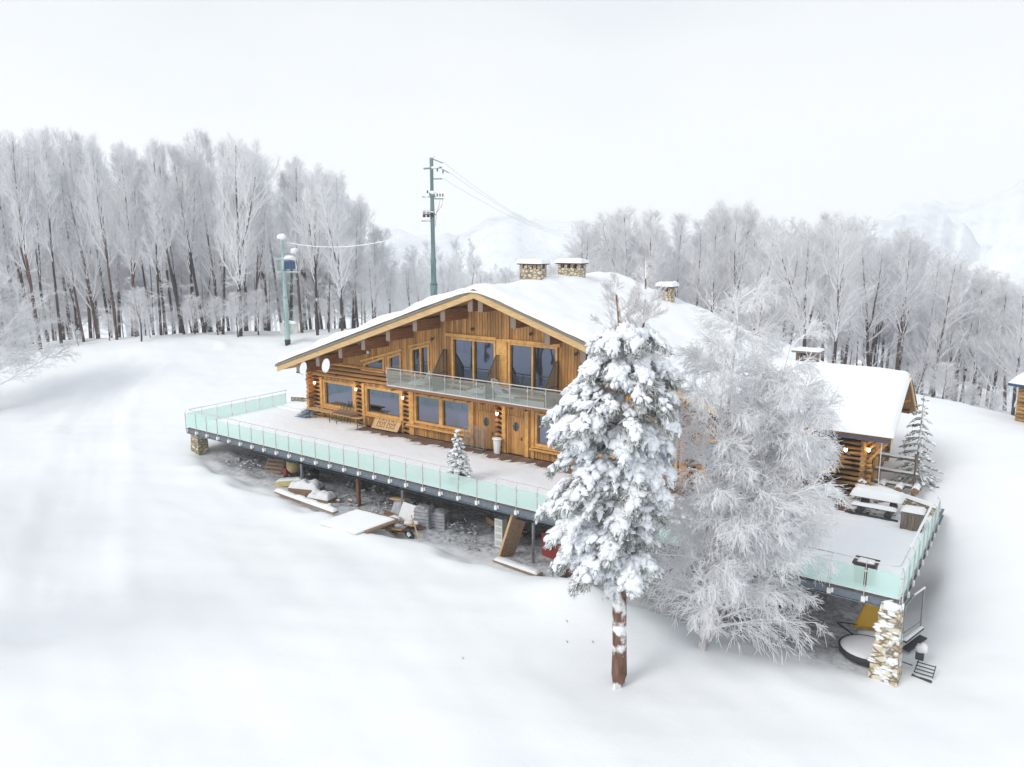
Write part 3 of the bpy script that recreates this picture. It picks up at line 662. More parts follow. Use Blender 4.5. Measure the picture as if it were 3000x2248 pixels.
def cap2(name, x0, x1, y0, y1, nu, nv, thick, parent):
    o_ = root_loc(parent); V = []
    for j in range(nv+1):
        for i in range(nu+1):
            x = x0+(x1-x0)*i/nu; y = y0+(y1-y0)*j/nv
            d = min(x-x0, x1-x, y-y0, y1-y); k = min(1, d/.18); k = math.sqrt(max(0, 1-(1-k)**2))
            V.append((x-o_.x, y-o_.y, thick(x, y)*k-.012))
    F = [(j*(nu+1)+i, j*(nu+1)+i+1, (j+1)*(nu+1)+i+1, (j+1)*(nu+1)+i) for j in range(nv) for i in range(nu)]
    me = D.meshes.new(name); me.from_pydata(V, [], F); me.update(); return link(name, me, BRIGHTENED, parent, True)
def th(x, y):
    n = noise.noise(Vector((x*.5, y*.8, 2)))*.5+noise.noise(Vector((x*2, y*2.5, 4)))*.25
    pk = math.floor(x/.135); e = 34.0+.3*noise.noise(Vector((x*.5, 0, 8)))+.5*noise.noise(Vector((pk*3.7, 1.5, 3)))+.18*noise.noise(Vector((x*5, y*2, 3)))
    k = float(sstep(np.array(e+.45-y), 0, .9)) if -37 < x < -9.2 else 1.0
    if -37 > x > -38: k = max(k, 1-(x+38))
    return (.13+.06*n)*k-.014*(1-k)
cap2('deck_snow', TX0+.04, TX1-.04, TY0+.04, YF-.21, 640, 74, th, ter)
def th2(x, y):
    n = noise.noise(Vector((x*.7, y*.8, 12)))+.5*noise.noise(Vector((x*4, y*6, 4)))
    return .07+.05*n if y < 36.3 else .012+.05*n
cap2('deck_snow', -9.5, TX1-.04, YF-.2, 39.85, 80, 60, th2, ter)
cap2('deck_snow', TX0+.04, XL-.35, YF-.2, 37.5, 40, 24, lambda x, y: .16+.25*max(0, y-36)+.06*noise.noise(Vector((x, y*2, 1))), ter)
# railing: one post, copied
def post_mesh():
    m = MB(); m.bar((0, 0, -.34), (0, 0, .98), .05, .022)
    m.tube([(0, 0, .96), (0, .02, 1.06), (0, .09, 1.15), (0, .14, 1.17)], .014, 6)
    m.cbox((0, -.012, .82), (.1, .03, .05)).cbox((0, -.012, .2), (.1, .03, .05)); return m
pm = post_mesh(); bm_ = MB().box(-.07, .07, -.075, -.012, -.34, -.14).box(.07, .14, .0, .09, -.3, -.1)
proto_post = None
def add_post(x, y, rz=0):
    global proto_post
    if proto_post is None:
        a = pm.build('railing_post', RAILM, None); a.parent = ter; b = bm_.build('post_bracket', YELP if False else WHITE, None); b.parent = a; proto_post = a
        p = a
    else:
        p = copy_tree(proto_post, ter)
    p.location = (x-TX0, y-TY0, 0); p.rotation_euler = (0, 0, rz); return p
def rail_run(a, b, n, rz, first=True):
    a = Vector(a); b = Vector(b); dd = (b-a)/n; nrm = Vector((-math.sin(rz), math.cos(rz), 0))
    for i in range(n+1):
        p = a+dd*i
        if i or first: add_post(p.x, p.y, rz)
        if i < n:
            u = dd.normalized(); p0 = p+u*.05; p1 = p+dd-u*.05; m = MB(); t = nrm*.012; o = nrm*.02
            m.hexa([p0+o+Vector((0, 0, .06)), p1+o+Vector((0, 0, .06)), p1+o+t+Vector((0, 0, .06)), p0+o+t+Vector((0, 0, .06)), p0+o+Vector((0, 0, .93)), p1+o+Vector((0, 0, .93)), p1+o+t+Vector((0, 0, .93)), p0+o+t+Vector((0, 0, .93))])
            m.build('glass_panel', MINT, ter)
rail_run((TX0, TY0-.06, 0), (TX1, TY0-.06, 0), 37, 0); rail_run((TX0-.06, TY0+.05, 0), (TX0-.06, 36.5, 0), 7, -PI/2, False); rail_run((TX1+.06, 37.5, 0), (TX1+.06, TY0+.05, 0), 8, PI/2)
m = MB().tube([(TX0+.1, 36.5, 1.17), (TX0+.1, TY0+.25, 1.17), (TX0+.16, TY0+.13, 1.17), (TX0+.3, TY0+.08, 1.17), (TX1-.3, TY0+.08, 1.17), (TX1-.16, TY0+.13, 1.17), (TX1-.1, TY0+.3, 1.17), (TX1-.1, 37.5, 1.17)], .024, 8)
m.build('handrail', RAILM, ter)
cap('rail_snow', 6, 90, lambda u, v: (TX1-.15+.1*u, 30.5+7*v, 1.19), .06, ter, edge=.05, sizeu=.1, sizev=7, fr=4)
# low log borders at the back of the terrace
def lowwall(name, label, a, b, h, w_, mat, cat='wall', snow=.16):
    a = Vector(a); b = Vector(b); t = thing(name, tuple((a+b)/2), label, cat)
    m = MB(); dd = b-a; n = max(2, int(dd.length/.5)); s = Vector((dd.y, -dd.x, 0)).normalized()*w_/2
    p0 = a; 
    for i in range(n):
        p0 = a+dd*i/n; p1 = a+dd*(i+1)/n-dd.normalized()*.02; hh = h*(1+.14*random.random())
        m.hexa([p0-s, p1-s, p1+s, p0+s, p0-s+Vector((0, 0, hh)), p1-s+Vector((0, 0, hh)), p1+s+Vector((0, 0, hh)), p0+s+Vector((0, 0, hh))])
    m.build('stone_course', mat, t, bevel=.03)
    cap('snow_cap', 6, 40, lambda u, v: tuple(a+dd*v+s*(2.2*u-1.1)+Vector((0, 0, h*1.1))), snow, t, edge=.15, sizeu=w_, sizev=dd.length, fr=1.5)
    return t
lowwall('retaining_wall', 'low dark stone retaining wall behind the left end of the terrace', (-46.4, 36.9, -.4), (-42.7, 37.4, -.2), .95, .35, STONED)
lowwall('retaining_wall', 'low dark snow capped stone border behind the right terrace, beside the cabin', (-7.0, 40.4, -.4), (-3.5, 38.3, -.4), .72, .25, STONED)
# stone pillars
def pillar(x0, x1, y0, y1, zt, zb, label, flare=.12, mat=STONES):
    t = thing('stone_pillar', ((x0+x1)/2, (y0+y1)/2, zb), label, 'pillar')
    m = MB(); n = 9
    for i in range(n+1):
        z = zb+(zt-zb)*i/n; f = flare*(1-i/n)
        for k in range(16):
            a = 2*PI*k/16; cx_ = math.cos(a); sy_ = math.sin(a); q = max(abs(cx_), abs(sy_)); j = 1+.05*(random.random()-.5)
            m.v.append(((x0+x1)/2+cx_/q*((x1-x0)/2+f)*j, (y0+y1)/2+sy_/q*((y1-y0)/2+f)*j, z))
    for i in range(n):
        for k in range(16): a = i*16+k; b = i*16+(k+1) % 16; m.f.append((a, b, b+16, a+16))
    m.f.append(tuple(range(n*16, n*16+16)))
    m.build('stone_shaft', mat, t)
    return t
t = pillar(-46.25, -45.45, 28.3, 29.0, -.43, -2.0, 'short snowy stone pillar under the left corner of the terrace', .05, m_stone('ochre_pillar_stone', 2.6, False, (.16, .11, .05), (.5, .36, .17)))
t = pillar(-4.0, -3.38, 28.15, 28.8, -.2, -3.5, 'tall tapering stone pillar with snow patches under the right corner of the terrace', .2)
m = MB()
for i in range(26):
    z = -.3-2.6*random.random(); f = .2*(1-(z+3.5)/3.3); m.blob((-4.0-f+.62*random.random()+.0, 28.15-f+.02, z), (.11+.1*random.random(), .07, .04+.03*random.random()), 1, .2, 1.5, i)
m.blob((-3.7, 28.3, -.28), (.36, .28, .2), 2, .2, 1.5, 3); m.build('snow_patches', SNOW, t, smooth=True)

# ------------------------------------------------------------------ things on the terrace
def conifer(name, x, y, z, h, r, label, pot=None, n=1, dens=1.0, spr=.9, cat='tree'):
    t = thing(name, (x, y, z), label, cat); rng = np.random.default_rng(int(abs(x*100)))
    MB().tube([(x, y, z-.1), (x, y, z+h*.97)], [.05*h/3, .012], 6).build('trunk', BARKR, t)
    lumps = MB(); nd = MB(); tiers = int(h/.22*dens)
    for i in range(tiers):
        f = i/tiers; zz = z+h*(.1+.88*f); rr = r*(1-f)**.8+.05; k = max(4, int(11*(1-f)+3))
        for j in range(k):
            a = rng.uniform(0, 2*PI); L_ = rr*rng.uniform(.75, 1.05); ex, ey = math.cos(a), math.sin(a)
            p0 = Vector((x, y, zz)); p1 = Vector((x+ex*L_, y+ey*L_, zz-L_*.38))
            nd.tube([p0, (p0+p1)/2+Vector((0, 0, .03)), p1], [.03, .05, .012], 5, jit=.5)
            for q in range(5):
                pt = p0.lerp(p1, rng.uniform(.35, 1)); d = Vector((rng.normal(), rng.normal(), -.6)).normalized()*.14*spr
                nd.bar(pt, pt+d, .03, .02)
            for q in range(2):
                pt = p0.lerp(p1, rng.uniform(.4, .98)); lumps.blob(tuple(pt+Vector((0, 0, .04))), (.13*spr*(.6+.5*(1-f)), .13*spr*(.6+.5*(1-f)), .07*spr), 1, .25, 2, i+j)
    nd.build('crown', SPRN, t); lumps.build('snow_load', SNOW, t, smooth=True)
    if pot:
        p = MB().lathe((x, y, z-.05), [(.22, 0), (.24, .05), (.33, .38), (.36, .4), (.36, .45), (.3, .45)], 16).build('pot', pot, t)
    return t
conifer('potted_conifer', -24.3, 29.5, 0.05, 3.0, .85, 'small snow laden potted conifer behind the glass railing', pot=GREENM, cat='potted tree')
# white bin
t = thing('waste_bin', (-25.95, 35.15, 0), 'white lidded plastic bin between the two lodge doors', 'bin')
MB().lathe((-25.95, 35.15, .0), [(.19, .0), (.2, .02), (.26, .8), (.29, .82)], 12, 1, .8).build('bin_body', WHITE, t)
MB().lathe((-25.95, 35.15, .83), [(.32, 0), (.33, .04), (.28, .1), (.1, .13)], 12, 1, .8).build('lid', WHITE, t)
# rack
t = thing('rack_trolley', (-27.45, 35.0, 0), 'steel tray rack on castors standing before the left lodge door', 'rack')
m = MB(); 
for xx in (-28.2, -27.65, -27.25, -26.75):
    for yy in (34.9, 35.25): m.bar((xx, yy, .1), (xx, yy, 1.35), .035, .035)
for zz in (.12, 1.34): m.bar((-28.2, 34.9, zz), (-26.75, 34.9, zz), .03, .03).bar((-28.2, 35.25, zz), (-26.75, 35.25, zz), .03, .03)
m.build('rack_frame', STEEL, t)
m = MB()
for a, b in ((-28.18, -27.67), (-27.22, -26.78)):
    for i in range(11): m.bar((a, 34.9, .25+i*.1), (b, 34.9, .25+i*.1), .014, .014).bar((a, 34.9, .25+i*.1), (a, 35.25, .25+i*.1), .02, .014)
m.build('tray_rails', STEEL, t)
for xx in (-28.2, -26.75):
    for yy in (34.9, 35.25): MB().tube([(xx-.012, yy, .06), (xx+.012, yy, .06)], .055, 10).build('castor', RUBBER, t)
# carved wooden panel leaning at the wall
t = thing('carved_panel', (-34.95, 35.2, 0), 'pale carved wooden panel with two diamond fields leaning under the second window', 'wooden panel')
cs, sn = math.cos(R(52)), math.sin(R(52))
def tl(a, b, c): return (-36.15+a, 35.0+b*cs-c*sn, .1+b*sn+c*cs)   # a along wall, b up the panel, c off its face
m = MB()
def pb(m, a0, a1, b0, b1, c0, c1): return m.hexa([tl(a0, b0, c0), tl(a1, b0, c0), tl(a1, b1, c0), tl(a0, b1, c0), tl(a0, b0, c1), tl(a1, b0, c1), tl(a1, b1, c1), tl(a0, b1, c1)])
pb(m, 0, 2.35, 0, .95, 0, .04); m.build('panel_board', PALEWOOD, t)
m = MB()
for a0, a1 in ((.4, 1.08), (1.28, 1.96)):
    pb(m, a0, a1, .16, .2, .041, .06); pb(m, a0, a1, .75, .79, .041, .06); pb(m, a0, a0+.04, .2, .75, .041, .058); pb(m, a1-.04, a1, .2, .75, .041, .058)
    am = (a0+a1)/2
    for (p, q) in (((am, .24), (a1-.1, .475)), ((a1-.1, .475), (am, .71)), ((am, .71), (a0+.1, .475)), ((a0+.1, .475), (am, .24))): m.bar(tl(p[0], p[1], .05), tl(q[0], q[1], .05), .03, .02)
    m.bar(tl(am-.1, .475, .05), tl(am+.1, .475, .05), .1, .02)
m.build('carved_frame', BEAM, t)
# beer tables with green legs
def beer(name, x, y, z, Lx, wd, h, label, cat, rz=0, group=None):
    t = thing(name, (x, y, z), label, cat, group, 0); c, s = math.cos(rz), math.sin(rz)
    def P(a, b, q): return (x+a*c-b*s, y+a*s+b*c, z+q)
    m = MB()
    for k in range(2): b0 = -wd/2+k*wd/2; m.hexa([P(-Lx/2, b0, h-.03), P(Lx/2, b0, h-.03), P(Lx/2, b0+wd/2-.01, h-.03), P(-Lx/2, b0+wd/2-.01, h-.03), P(-Lx/2, b0, h), P(Lx/2, b0, h), P(Lx/2, b0+wd/2-.01, h), P(-Lx/2, b0+wd/2-.01, h)])
    m.build('tabletop' if 'table' in name else 'seat', PALEWOOD if 'table' in name else OLDWOOD, t)
    for a in (-Lx/2+.3, Lx/2-.3):
        m = MB(); m.bar(P(a, -wd/2+.06, h-.03), P(a, -wd/2+.06, 0), .035, .035).bar(P(a, wd/2-.06, h-.03), P(a, wd/2-.06, 0), .035, .035).bar(P(a, -wd/2+.06, h*.3), P(a, wd/2-.06, h*.3), .03, .03).bar(P(a*.6, 0, h-.05), P(a, 0, h*.32), .02, .02)
        m.build('leg_frame', GREENM, t)
    return t
beer('folding_table', -40.4, 34.55, .05, 2.6, .6, .76, 'pale folding table with green legs under the first window, left of its twin', 'table')
beer('folding_table', -37.65, 34.5, .05, 2.6, .6, .76, 'pale folding table with green legs and benches piled on it, right of its twin', 'table')
for i in range(6):
    beer('folding_bench', -37.9+.12*i-.3, 34.4+.07*(i % 3), .83+.05*i, 2.0, .24, .03+.0, ['lowest', 'second', 'third', 'fourth', 'fifth', 'topmost'][i]+' folded bench in the pile on the folding table', 'bench', rz=.03*(i-3), group='benches piled on the folding table')
beer('folding_bench', -39.6, 33.75, .0, 2.2, .26, .1, 'folded wooden bench lying on the snow before the folding tables', 'bench', rz=-.05)
for i in range(4):
    xx = -39.3+.32*i; tt = thing('folded_table_frame', (xx, 35.2, 0), ['leftmost', 'second from left', 'third from left', 'rightmost'][i]+' upright green table frame leaning below the first window', 'metal frame', 'green frames leaning at the wall')
    MB().bar((xx, 34.95, .1), (xx+.08, 35.35, 1.35), .03, .03).bar((xx+.22, 34.95, .1), (xx+.28, 35.35, 1.3), .03, .03).bar((xx+.02, 35.2, .85), (xx+.26, 35.2, .85), .025, .025).build('frame_bars', GREENM if i != 2 else DARKM, tt)
# pile of blue folding chairs
for i in range(5):
    xx, yy = -42.15+.14*i, 34.35+.05*i; zz = .1+.12*i
    tt = thing('folding_chair', (xx, yy, zz), ['lowest', 'second', 'middle', 'fourth', 'topmost'][i]+' blue fabric folding chair in the tangled pile at the lodge corner', 'chair', 'blue folding chairs in a pile')
    a = .4*i; ca, sa = math.cos(a), math.sin(a)
    def Q(p, q, r_): return (xx+p*ca-q*sa, yy+p*sa+q*ca, zz+r_)
    m = MB().tube([Q(-.6, -.25, .02), Q(.5, -.25, .1), Q(.62, -.2, .3), Q(.62, .2, .3), Q(.5, .25, .1), Q(-.6, .25, .02), Q(-.6, -.25, .02)], .016, 6).tube([Q(-.4, -.25, .2), Q(.3, -.25, 0), Q(.3, .25, 0), Q(-.4, .25, .2)], .016, 6)
    m.build('chair_frame', WHITE if i % 2 else STEEL, tt)
    m = MB().hexa([Q(-.4, -.23, .05), Q(.5, -.23, .11), Q(.5, .23, .11), Q(-.4, .23, .05), Q(-.4, -.23, .1), Q(.5, -.23, .16), Q(.5, .23, .16), Q(-.4, .23, .1)]); m.build('fabric_seat', BLUEC, tt)
# sun loungers on the balcony
def lounger(x, y, z, flip, label):
    t = thing('sun_lounger', (x, y, z), label, 'sun lounger', 'white sun loungers on the balcony'); f = -1 if flip else 1
    def P(a, b, c): return (x+f*a, y+b, z+c)
    m = MB()
    for i in range(12): m.hexa([P(-.2+i*.09, -.26, .3), P(-.14+i*.09, -.26, .3), P(-.14+i*.09, .26, .3), P(-.2+i*.09, .26, .3), P(-.2+i*.09, -.26, .33), P(-.14+i*.09, -.26, .33), P(-.14+i*.09, .26, .33), P(-.2+i*.09, .26, .33)][::1])
    m.bar(P(-.25, -.29, .3), P(.92, -.29, .28), .05, .07).bar(P(-.25, .29, .3), P(.92, .29, .28), .05, .07); m.build('seat', WHITE, t)
    m = MB(); 
    for i in range(9): a = i/8; m.bar(P(-.25-.42*a, -.26, .32+.72*a), P(-.25-.42*a, .26, .32+.72*a), .03, .055)
    for b in (-.27, -.09, .09, .27): m.bar(P(-.22, b, .3), P(-.7, b, 1.1), .045, .03)
    m.tube([P(-.68, -.27, 1.06), P(-.73, -.15, 1.14), P(-.73, .15, 1.14), P(-.68, .27, 1.06)], .03, 6); m.build('backrest', WHITE, t)
    for b in (-.33, .33): MB().tube([P(-.42, b, .62), P(-.1, b, .6), P(.12, b, .52), P(.2, b, .3)], .03, 6).build('armrest', WHITE, t)
    for a in (-.35, .75):
        for b in (-.27, .27): MB().tube([P(a, b, .3), P(a+.08, b, .15), P(a+.02, b, 0)], .028, 6).build('leg', WHITE, t)
    cap('snow', 10, 6, lambda u, v: P(-.2+1.1*u, -.25+.5*v, .335), .04, t, edge=.1, sizeu=1.1, sizev=.5, fr=4)
lounger(-31.3, 34.75, 3.34, True, 'white plastic sun lounger near the left end of the balcony')
lounger(-26.75, 34.85, 3.34, True, 'white plastic sun lounger in the middle of the balcony, backrest by the divider')
lounger(-25.15, 34.7, 3.34, False, 'white plastic sun lounger facing right just right of the middle divider')
t = thing('wooden_bench', (-29.0, 35.3, 3.34), 'narrow wooden bench on the balcony under the left sliding window', 'bench')
MB().box(-29.6, -28.0, 35.1, 35.4, 3.68, 3.73).build('seat', PALEWOOD, t)
for xx in (-29.4, -28.2): MB().box(xx, xx+.06, 35.12, 35.38, 3.34, 3.679).build('leg', PALEWOOD, t)
# satellite dishes
def dish(x, y, z, r, label):
    t = thing('satellite_dish', (x, y+.35, z-.3), label, 'satellite dish', 'satellite dishes at the eave')
    m = MB(); n = 28; d = Vector((-.15, -1, .25)).normalized(); _, u, v = basis(d); base = []
    for k, (rr, dep) in enumerate(((r, 0), (r*.7, -.05), (r*.35, -.085), (.01, -.1))):
        for i in range(n): a = 2*PI*i/n; m.v.append(tuple(Vector((x, y, z))+u*math.cos(a)*rr*.93+v*math.sin(a)*rr+d*dep))
    for k in range(3):
        for i in range(n): a = k*n+i; b = k*n+(i+1) % n; m.f.append((a, b, b+n, a+n))
    o = m.build('reflector', WHITE, t, smooth=True); sm = o.modifiers.new('solid', 'SOLIDIFY'); sm.thickness = .02
    c = Vector((x, y, z)); MB().tube([c-Vector((0, 0, r*.95)), c+d*.45-Vector((0, 0, r*.75))], .018, 6).cbox(tuple(c+d*.47-Vector((0, 0, r*.7))), (.08, .12, .08)).build('feed_arm', DARKM, t)
    MB().tube([c-d*.1, c+Vector((.05, .45, -.05)), (x-.55, 33.6, z-.1)], .03, 8).build('mount', STEEL, t)
dish(-40.53, 33.25, 3.87, .45, 'slightly grey satellite dish under the left tip of the roof'); dish(-38.29, 33.25, 4.27, .47, 'white satellite dish right of its twin, in front of a roof beam')
# lamps
def lantern(x, y, z, label, grp='lit wall lanterns on the lodge', power=1.3):
    t = thing('wall_lantern', (x, y, z), label, 'wall lamp', grp)
    MB().tube([(x, y+.22, z-.2), (x, y+.1, z-.26), (x, y, z-.2), (x, y, z-.1)], .016, 6).cbox((x, y+.2, z-.15), (.1, .05, .2)).lathe((x, y, z+.1), [(.085, 0), (.05, .06), (.005, .1)], 8).build('lamp_bracket', DARKM, t)
    MB().lathe((x, y, z-.1), [(.045, 0), (.08, .06), (.085, .14), (.07, .2)], 10).build('lamp_glass', LAMP, t)
    l = D.lights.new('lamp_light', 'POINT'); l.energy = power*5; l.color = (1, .62, .28); l.shadow_soft_size = .08
    o = D.objects.new('lamp_light', l); o.location = (0, -.12, .0); o.parent = t; col.objects.link(o)
lantern(-41.85, 35.25, 2.45, 'lit lantern at the left log corner of the lodge'); lantern(-37.75, 35.25, 2.45, 'lit lantern between the first two lodge windows')
lantern(-33.5, 35.25, 2.4, 'lit lantern right of the second lodge window'); lantern(-26.03, 35.25, 2.35, 'lit lantern between the two lodge doors')
def spot(x, y, z, label, mat, cat='floodlight', group=None):
    t = thing('floodlight', (x, y, z), label, cat, group)
    MB().lathe((0, 0, 0), [(.05, -.1), (.09, -.02), (.1, .06), (.09, .07)], 10).v
    m = MB().lathe((0, 0, 0), [(.05, -.1), (.09, -.02), (.1, .06), (.09, .07)], 10); m.v = [(x+p[0], y-p[2], z+p[1]) for p in m.v]; m.build('lamp_head', mat, t)
    MB().bar((x, y+.05, z), (x, YF-.04, z+.08), .03, .03).build('lamp_arm', DARKM, t)
spot(-37.1, 35.1, 5.55, 'white floodlight hanging under the roof beams, higher of two', WHITE); spot(-36.5, 35.3, 5.05, 'white floodlight just above the slanted window, lower of two', WHITE)
spot(-39.65, 35.3, 3.2, 'black floodlight on the log band above the first window', BLACK)
spot(-27.9, 35.4, 7.15, 'small brown gable light above the left sliding window', BROWNM); spot(-23.8, 35.4, 7.15, 'small brown gable light above the right sliding window', BROWNM)
spot(-30.95, 35.3, 6.35, 'brown outdoor light left of the left sliding window head', BROWNM); spot(-20.8, 35.3, 6.3, 'brown outdoor light at the right part of the gable', BROWNM)
# ceiling lamp and table things seen through the first window
t = thing('ceiling_lamp', (-39.6, 37.2, 2.6), 'glowing four pane ceiling lamp seen through the first window', 'lamp')
MB().cbox((-39.78, 36.8, 2.32), (.18, .1, .18)).cbox((-39.55, 36.8, 2.32), (.18, .1, .18)).cbox((-39.78, 36.8, 2.09), (.18, .1, .18)).cbox((-39.55, 36.8, 2.09), (.18, .1, .18)).build('lamp_glass', LAMPC, t)
MB().bar((-39.66, 36.85, 2.4), (-39.66, 36.85, 3.04), .02, .02).build('lamp_rod', DARKM, t)

# right terrace: picnic table, planter, mast, box
t = thing('picnic_table', (-5.85, 37.3, 0), 'wooden picnic table with log legs buried in thick snow beside the cabin', 'picnic table')
MB().box(-6.75, -4.95, 36.9, 37.75, .7, .78).build('tabletop', GREYWOOD, t)
for yy in (36.45, 38.0): MB().box(-6.75, -4.95, yy, yy+.28, .4, .47).build('bench_plank', GREYWOOD, t)
for xx in (-6.45, -5.25): MB().tube([(xx, 36.5, .2), (xx, 38.1, .2)], .17, 12).bar((xx, 37.1, .2), (xx, 37.3, .7), .12, .1).build('leg', DARKM, t)
MB().bar((-7.0, 36.35, .08), (-4.8, 36.35, .08), .1, .1).build('foot_beam', DARKM, t)
cap('snow_cover', 24, 16, lambda u, v: (-6.95+2.2*u, 36.72+1.15*v, .785), .34, t, edge=.32, sizeu=2.2, sizev=1.15, fr=1.5, seed=4)
cap('snow_cover', 24, 8, lambda u, v: (-6.8+1.9*u, 36.36+.4*v, .475), .12, t, edge=.15, sizeu=1.9, sizev=.4, fr=1.5, seed=6)
t = thing('wooden_planter', (-4.2, 35.9, 0), 'weathered wooden planter box with snow on top at the right railing', 'planter')
m = MB()
for i in range(6): m.box(-4.6+.14*i, -4.6+.14*i+.13, 35.55, 35.6, .02, .85)
for i in range(5): m.box(-3.81, -3.76, 35.6+.14*i, 35.6+.14*i+.13, .02, .85).box(-4.6, -4.55, 35.6+.14*i, 35.6+.14*i+.13, .02, .85)
m.box(-4.55, -3.81, 35.6, 36.3, .02, .82); m.build('planter_box', GREYWOOD, t)
cap('snow_top', 10, 10, lambda u, v: (-4.64+.92*u, 35.52+.82*v, .85), .14, t, edge=.2, sizeu=.9, sizev=.8, fr=2)
t = thing('planter_tub', (-4.7, 28.85, 0), 'dark square tub with dark rim just behind the glass at the right front corner', 'tub')
m = MB(); m.hexa([(-5.0, 28.65, 0), (-4.4, 28.65, 0), (-4.4, 29.15, 0), (-5.0, 29.15, 0), (-5.08, 28.6, .85), (-4.35, 28.6, .85), (-4.35, 29.2, .85), (-5.08, 29.2, .85)]); m.build('tub_body', flat('dark_green_tub', (.05, .075, .05), .6), t)
MB().box(-5.12, -4.3, 28.56, 28.66, .85, .93).box(-5.12, -4.3, 29.14, 29.24, .85, .93).box(-5.12, -5.02, 28.66, 29.14, .85, .93).box(-4.4, -4.3, 28.66, 29.14, .85, .93).build('tub_rim', BROWNM, t)
cap('snow_top', 8, 8, lambda u, v: (-5.02+.62*u, 28.66+.48*v, .86), .12, t, edge=.15, sizeu=.6, sizev=.5, fr=2)
def pole(x, y, z0, z1, r, label): 
    t = thing('flagpole', (x, y, z0), label, 'pole'); MB().tube([(x, y, z0), (x, y, z1)], r, 10).build('pole_shaft', WHITE, t)
    MB().lathe((x, y, z1), [(r*1.6, 0), (r*1.6, .03), (r*.5, .08)], 10).build('pole_tip', STEEL, t)
pole(-6.15, 39.0, 0, 3.4, .04, 'slim white pole standing from terrace to cabin eave')
conifer('small_conifer', -6.75, 38.6, 0, 1.25, .5, 'little snow covered conifer at the corner of the cabin', pot=DARKM)
# ------------------------------------------------------------------ cabin
cab = thing('log_cabin', (-8, 39.5, 0), 'small log cabin with steep thick snow roof at the right end of the terrace', 'cabin')
CXR, CYF, CYB, CX0 = -6.95, 39.5, 44.9, -9.7
def cz(y): return 5.55-.69*abs(y-42.2)      # underside
m = MB(); z = -.15
while z < 3.0:
    for (a, b) in (((CX0, CYF, z), (CXR+.3+.12*random.random(), CYF, z)), ((CX0, CYB, z), (CXR+.3, CYB, z))):
        if a[1] == CYF and 1.0 < z < 1.75: m.tube([(CX0, CYF, z+.13), (-9.05, CYF, z+.13)], .135, 12).tube([(-8.2, CYF, z+.13), (b[0], CYF, z+.13)], .135, 12)
        else: m.tube([(a[0], a[1], z+.13), (b[0], b[1], z+.13)], .135, 12)
    m.tube([(CXR, CYF-.35-.1*random.random(), z+.26), (CXR, CYB+.3, z+.26)], .135, 12); z += .26
while z < 5.3:
    hw = (5.55-z-.1)/.69; m.tube([(CXR, 42.2-hw, z+.13), (CXR, 42.2+hw, z+.13)], .13, 10); z += .26
m.build('log_wall', CABLOG, cab)
window(-9.05, -8.2, 1.05, 1.75, fr=.09, y=CYF, parent=cab)
MB().box(CX0, CXR-.1, CYF+.2, CYB-.2, -.2, 2.9).build('room_shell', DARKIN, cab)
m = MB().box(CXR+.14, CXR+.2, 41.2, 42.2, .05, 2.1).box(CXR+.14, CXR+.24, 41.1, 41.2, .05, 2.2).box(CXR+.14, CXR+.24, 42.2, 42.3, .05, 2.2); m.build('door', TRIM, cab)
CRX0, CRX1 = -12.6, -5.7
m = MB()
for ye in (38.6, 45.8):
    m.hexa([(CRX0, 42.2, 5.55), (CRX1, 42.2, 5.55), (CRX1, ye, cz(ye)), (CRX0, ye, cz(ye)), (CRX0, 42.2, 5.75), (CRX1, 42.2, 5.75), (CRX1, ye, cz(ye)+.2), (CRX0, ye, cz(ye)+.2)])
crf = m.build('roof', SOFFIT, cab)
m = MB()
for ye in (38.55, 45.85):
    m.hexa([(CRX1, 42.2, 5.5), (CRX1+.06, 42.2, 5.5), (CRX1+.06, ye, cz(ye)-.05), (CRX1, ye, cz(ye)-.05), (CRX1, 42.2, 5.76), (CRX1+.06, 42.2, 5.76), (CRX1+.06, ye, cz(ye)+.2), (CRX1, ye, cz(ye)+.2)])
m.build('rake_board', FASCIA, crf)
MB().box(-9.2, CRX1-.02, 38.5, 38.56, cz(38.55)-.03, cz(38.55)+.13).build('gutter', flat('dark_gutter', (.09, .08, .12), .5, bs=0), crf)
def crt(u, v):
    xx = CRX0+(CRX1+.1-CRX0)*u; yy = 38.5+(45.9-38.5)*v; d = math.sqrt((yy-42.2)**2+.25)-.1
    return (xx, yy, 5.78-.69*d)
cap('roof_snow', 60, 60, crt, .42, crf, edge=.4, sizeu=7, sizev=7.4, fr=.5, amp=.2, edges=(0, 1, 1, 1))
m = MB().tube([(CRX1-.3, 42.2, 5.35), (CX0, 42.2, 5.35)], .14, 10)
for yy in (39.0, 45.4): m.tube([(CRX1-.25, yy, cz(yy)-.12), (CX0, yy, cz(yy)-.12)], .12, 10)
m.build('roof_beam', CABLOG, cab)
m = MB()
for i in range(6): m.bar((CXR+.05, 39.15, 1.1+.3*i), (CXR+.75, 38.9, 1.75+.3*i), .1, .1) if i > 3 else None
m.bar((CXR+.1, 39.3, 2.0), (CXR+.1, 38.7, 2.9), .1, .1).bar((CXR+.3, 39.4, 1.9), (CRX1-.25, 39.2, 2.85), .1, .1).bar((CXR+.35, 44, 3.8), (CRX1-.1, 44, 4.1), .1, .1)
m.build('roof_brace', TRIM, cab)
c = MB().box(-11.5, -10.45, 43.2, 44.0, 4.9, 6.25).build('chimney', GREYWOOD, cab); MB().box(-11.7, -10.25, 43.0, 44.2, 6.26, 6.36).build('chimney_cap', SHINGLE, c)
MB().box(-11.25, -10.95, 43.17, 43.2, 5.9, 6.2).build('chimney_opening', DARKIN, c)
cap('chimney_snow', 14, 10, lambda u, v: (-11.72+1.5*u, 42.98+1.24*v, 6.36), .1, c, edge=.2, sizeu=1.5, sizev=1.2, fr=1.4)
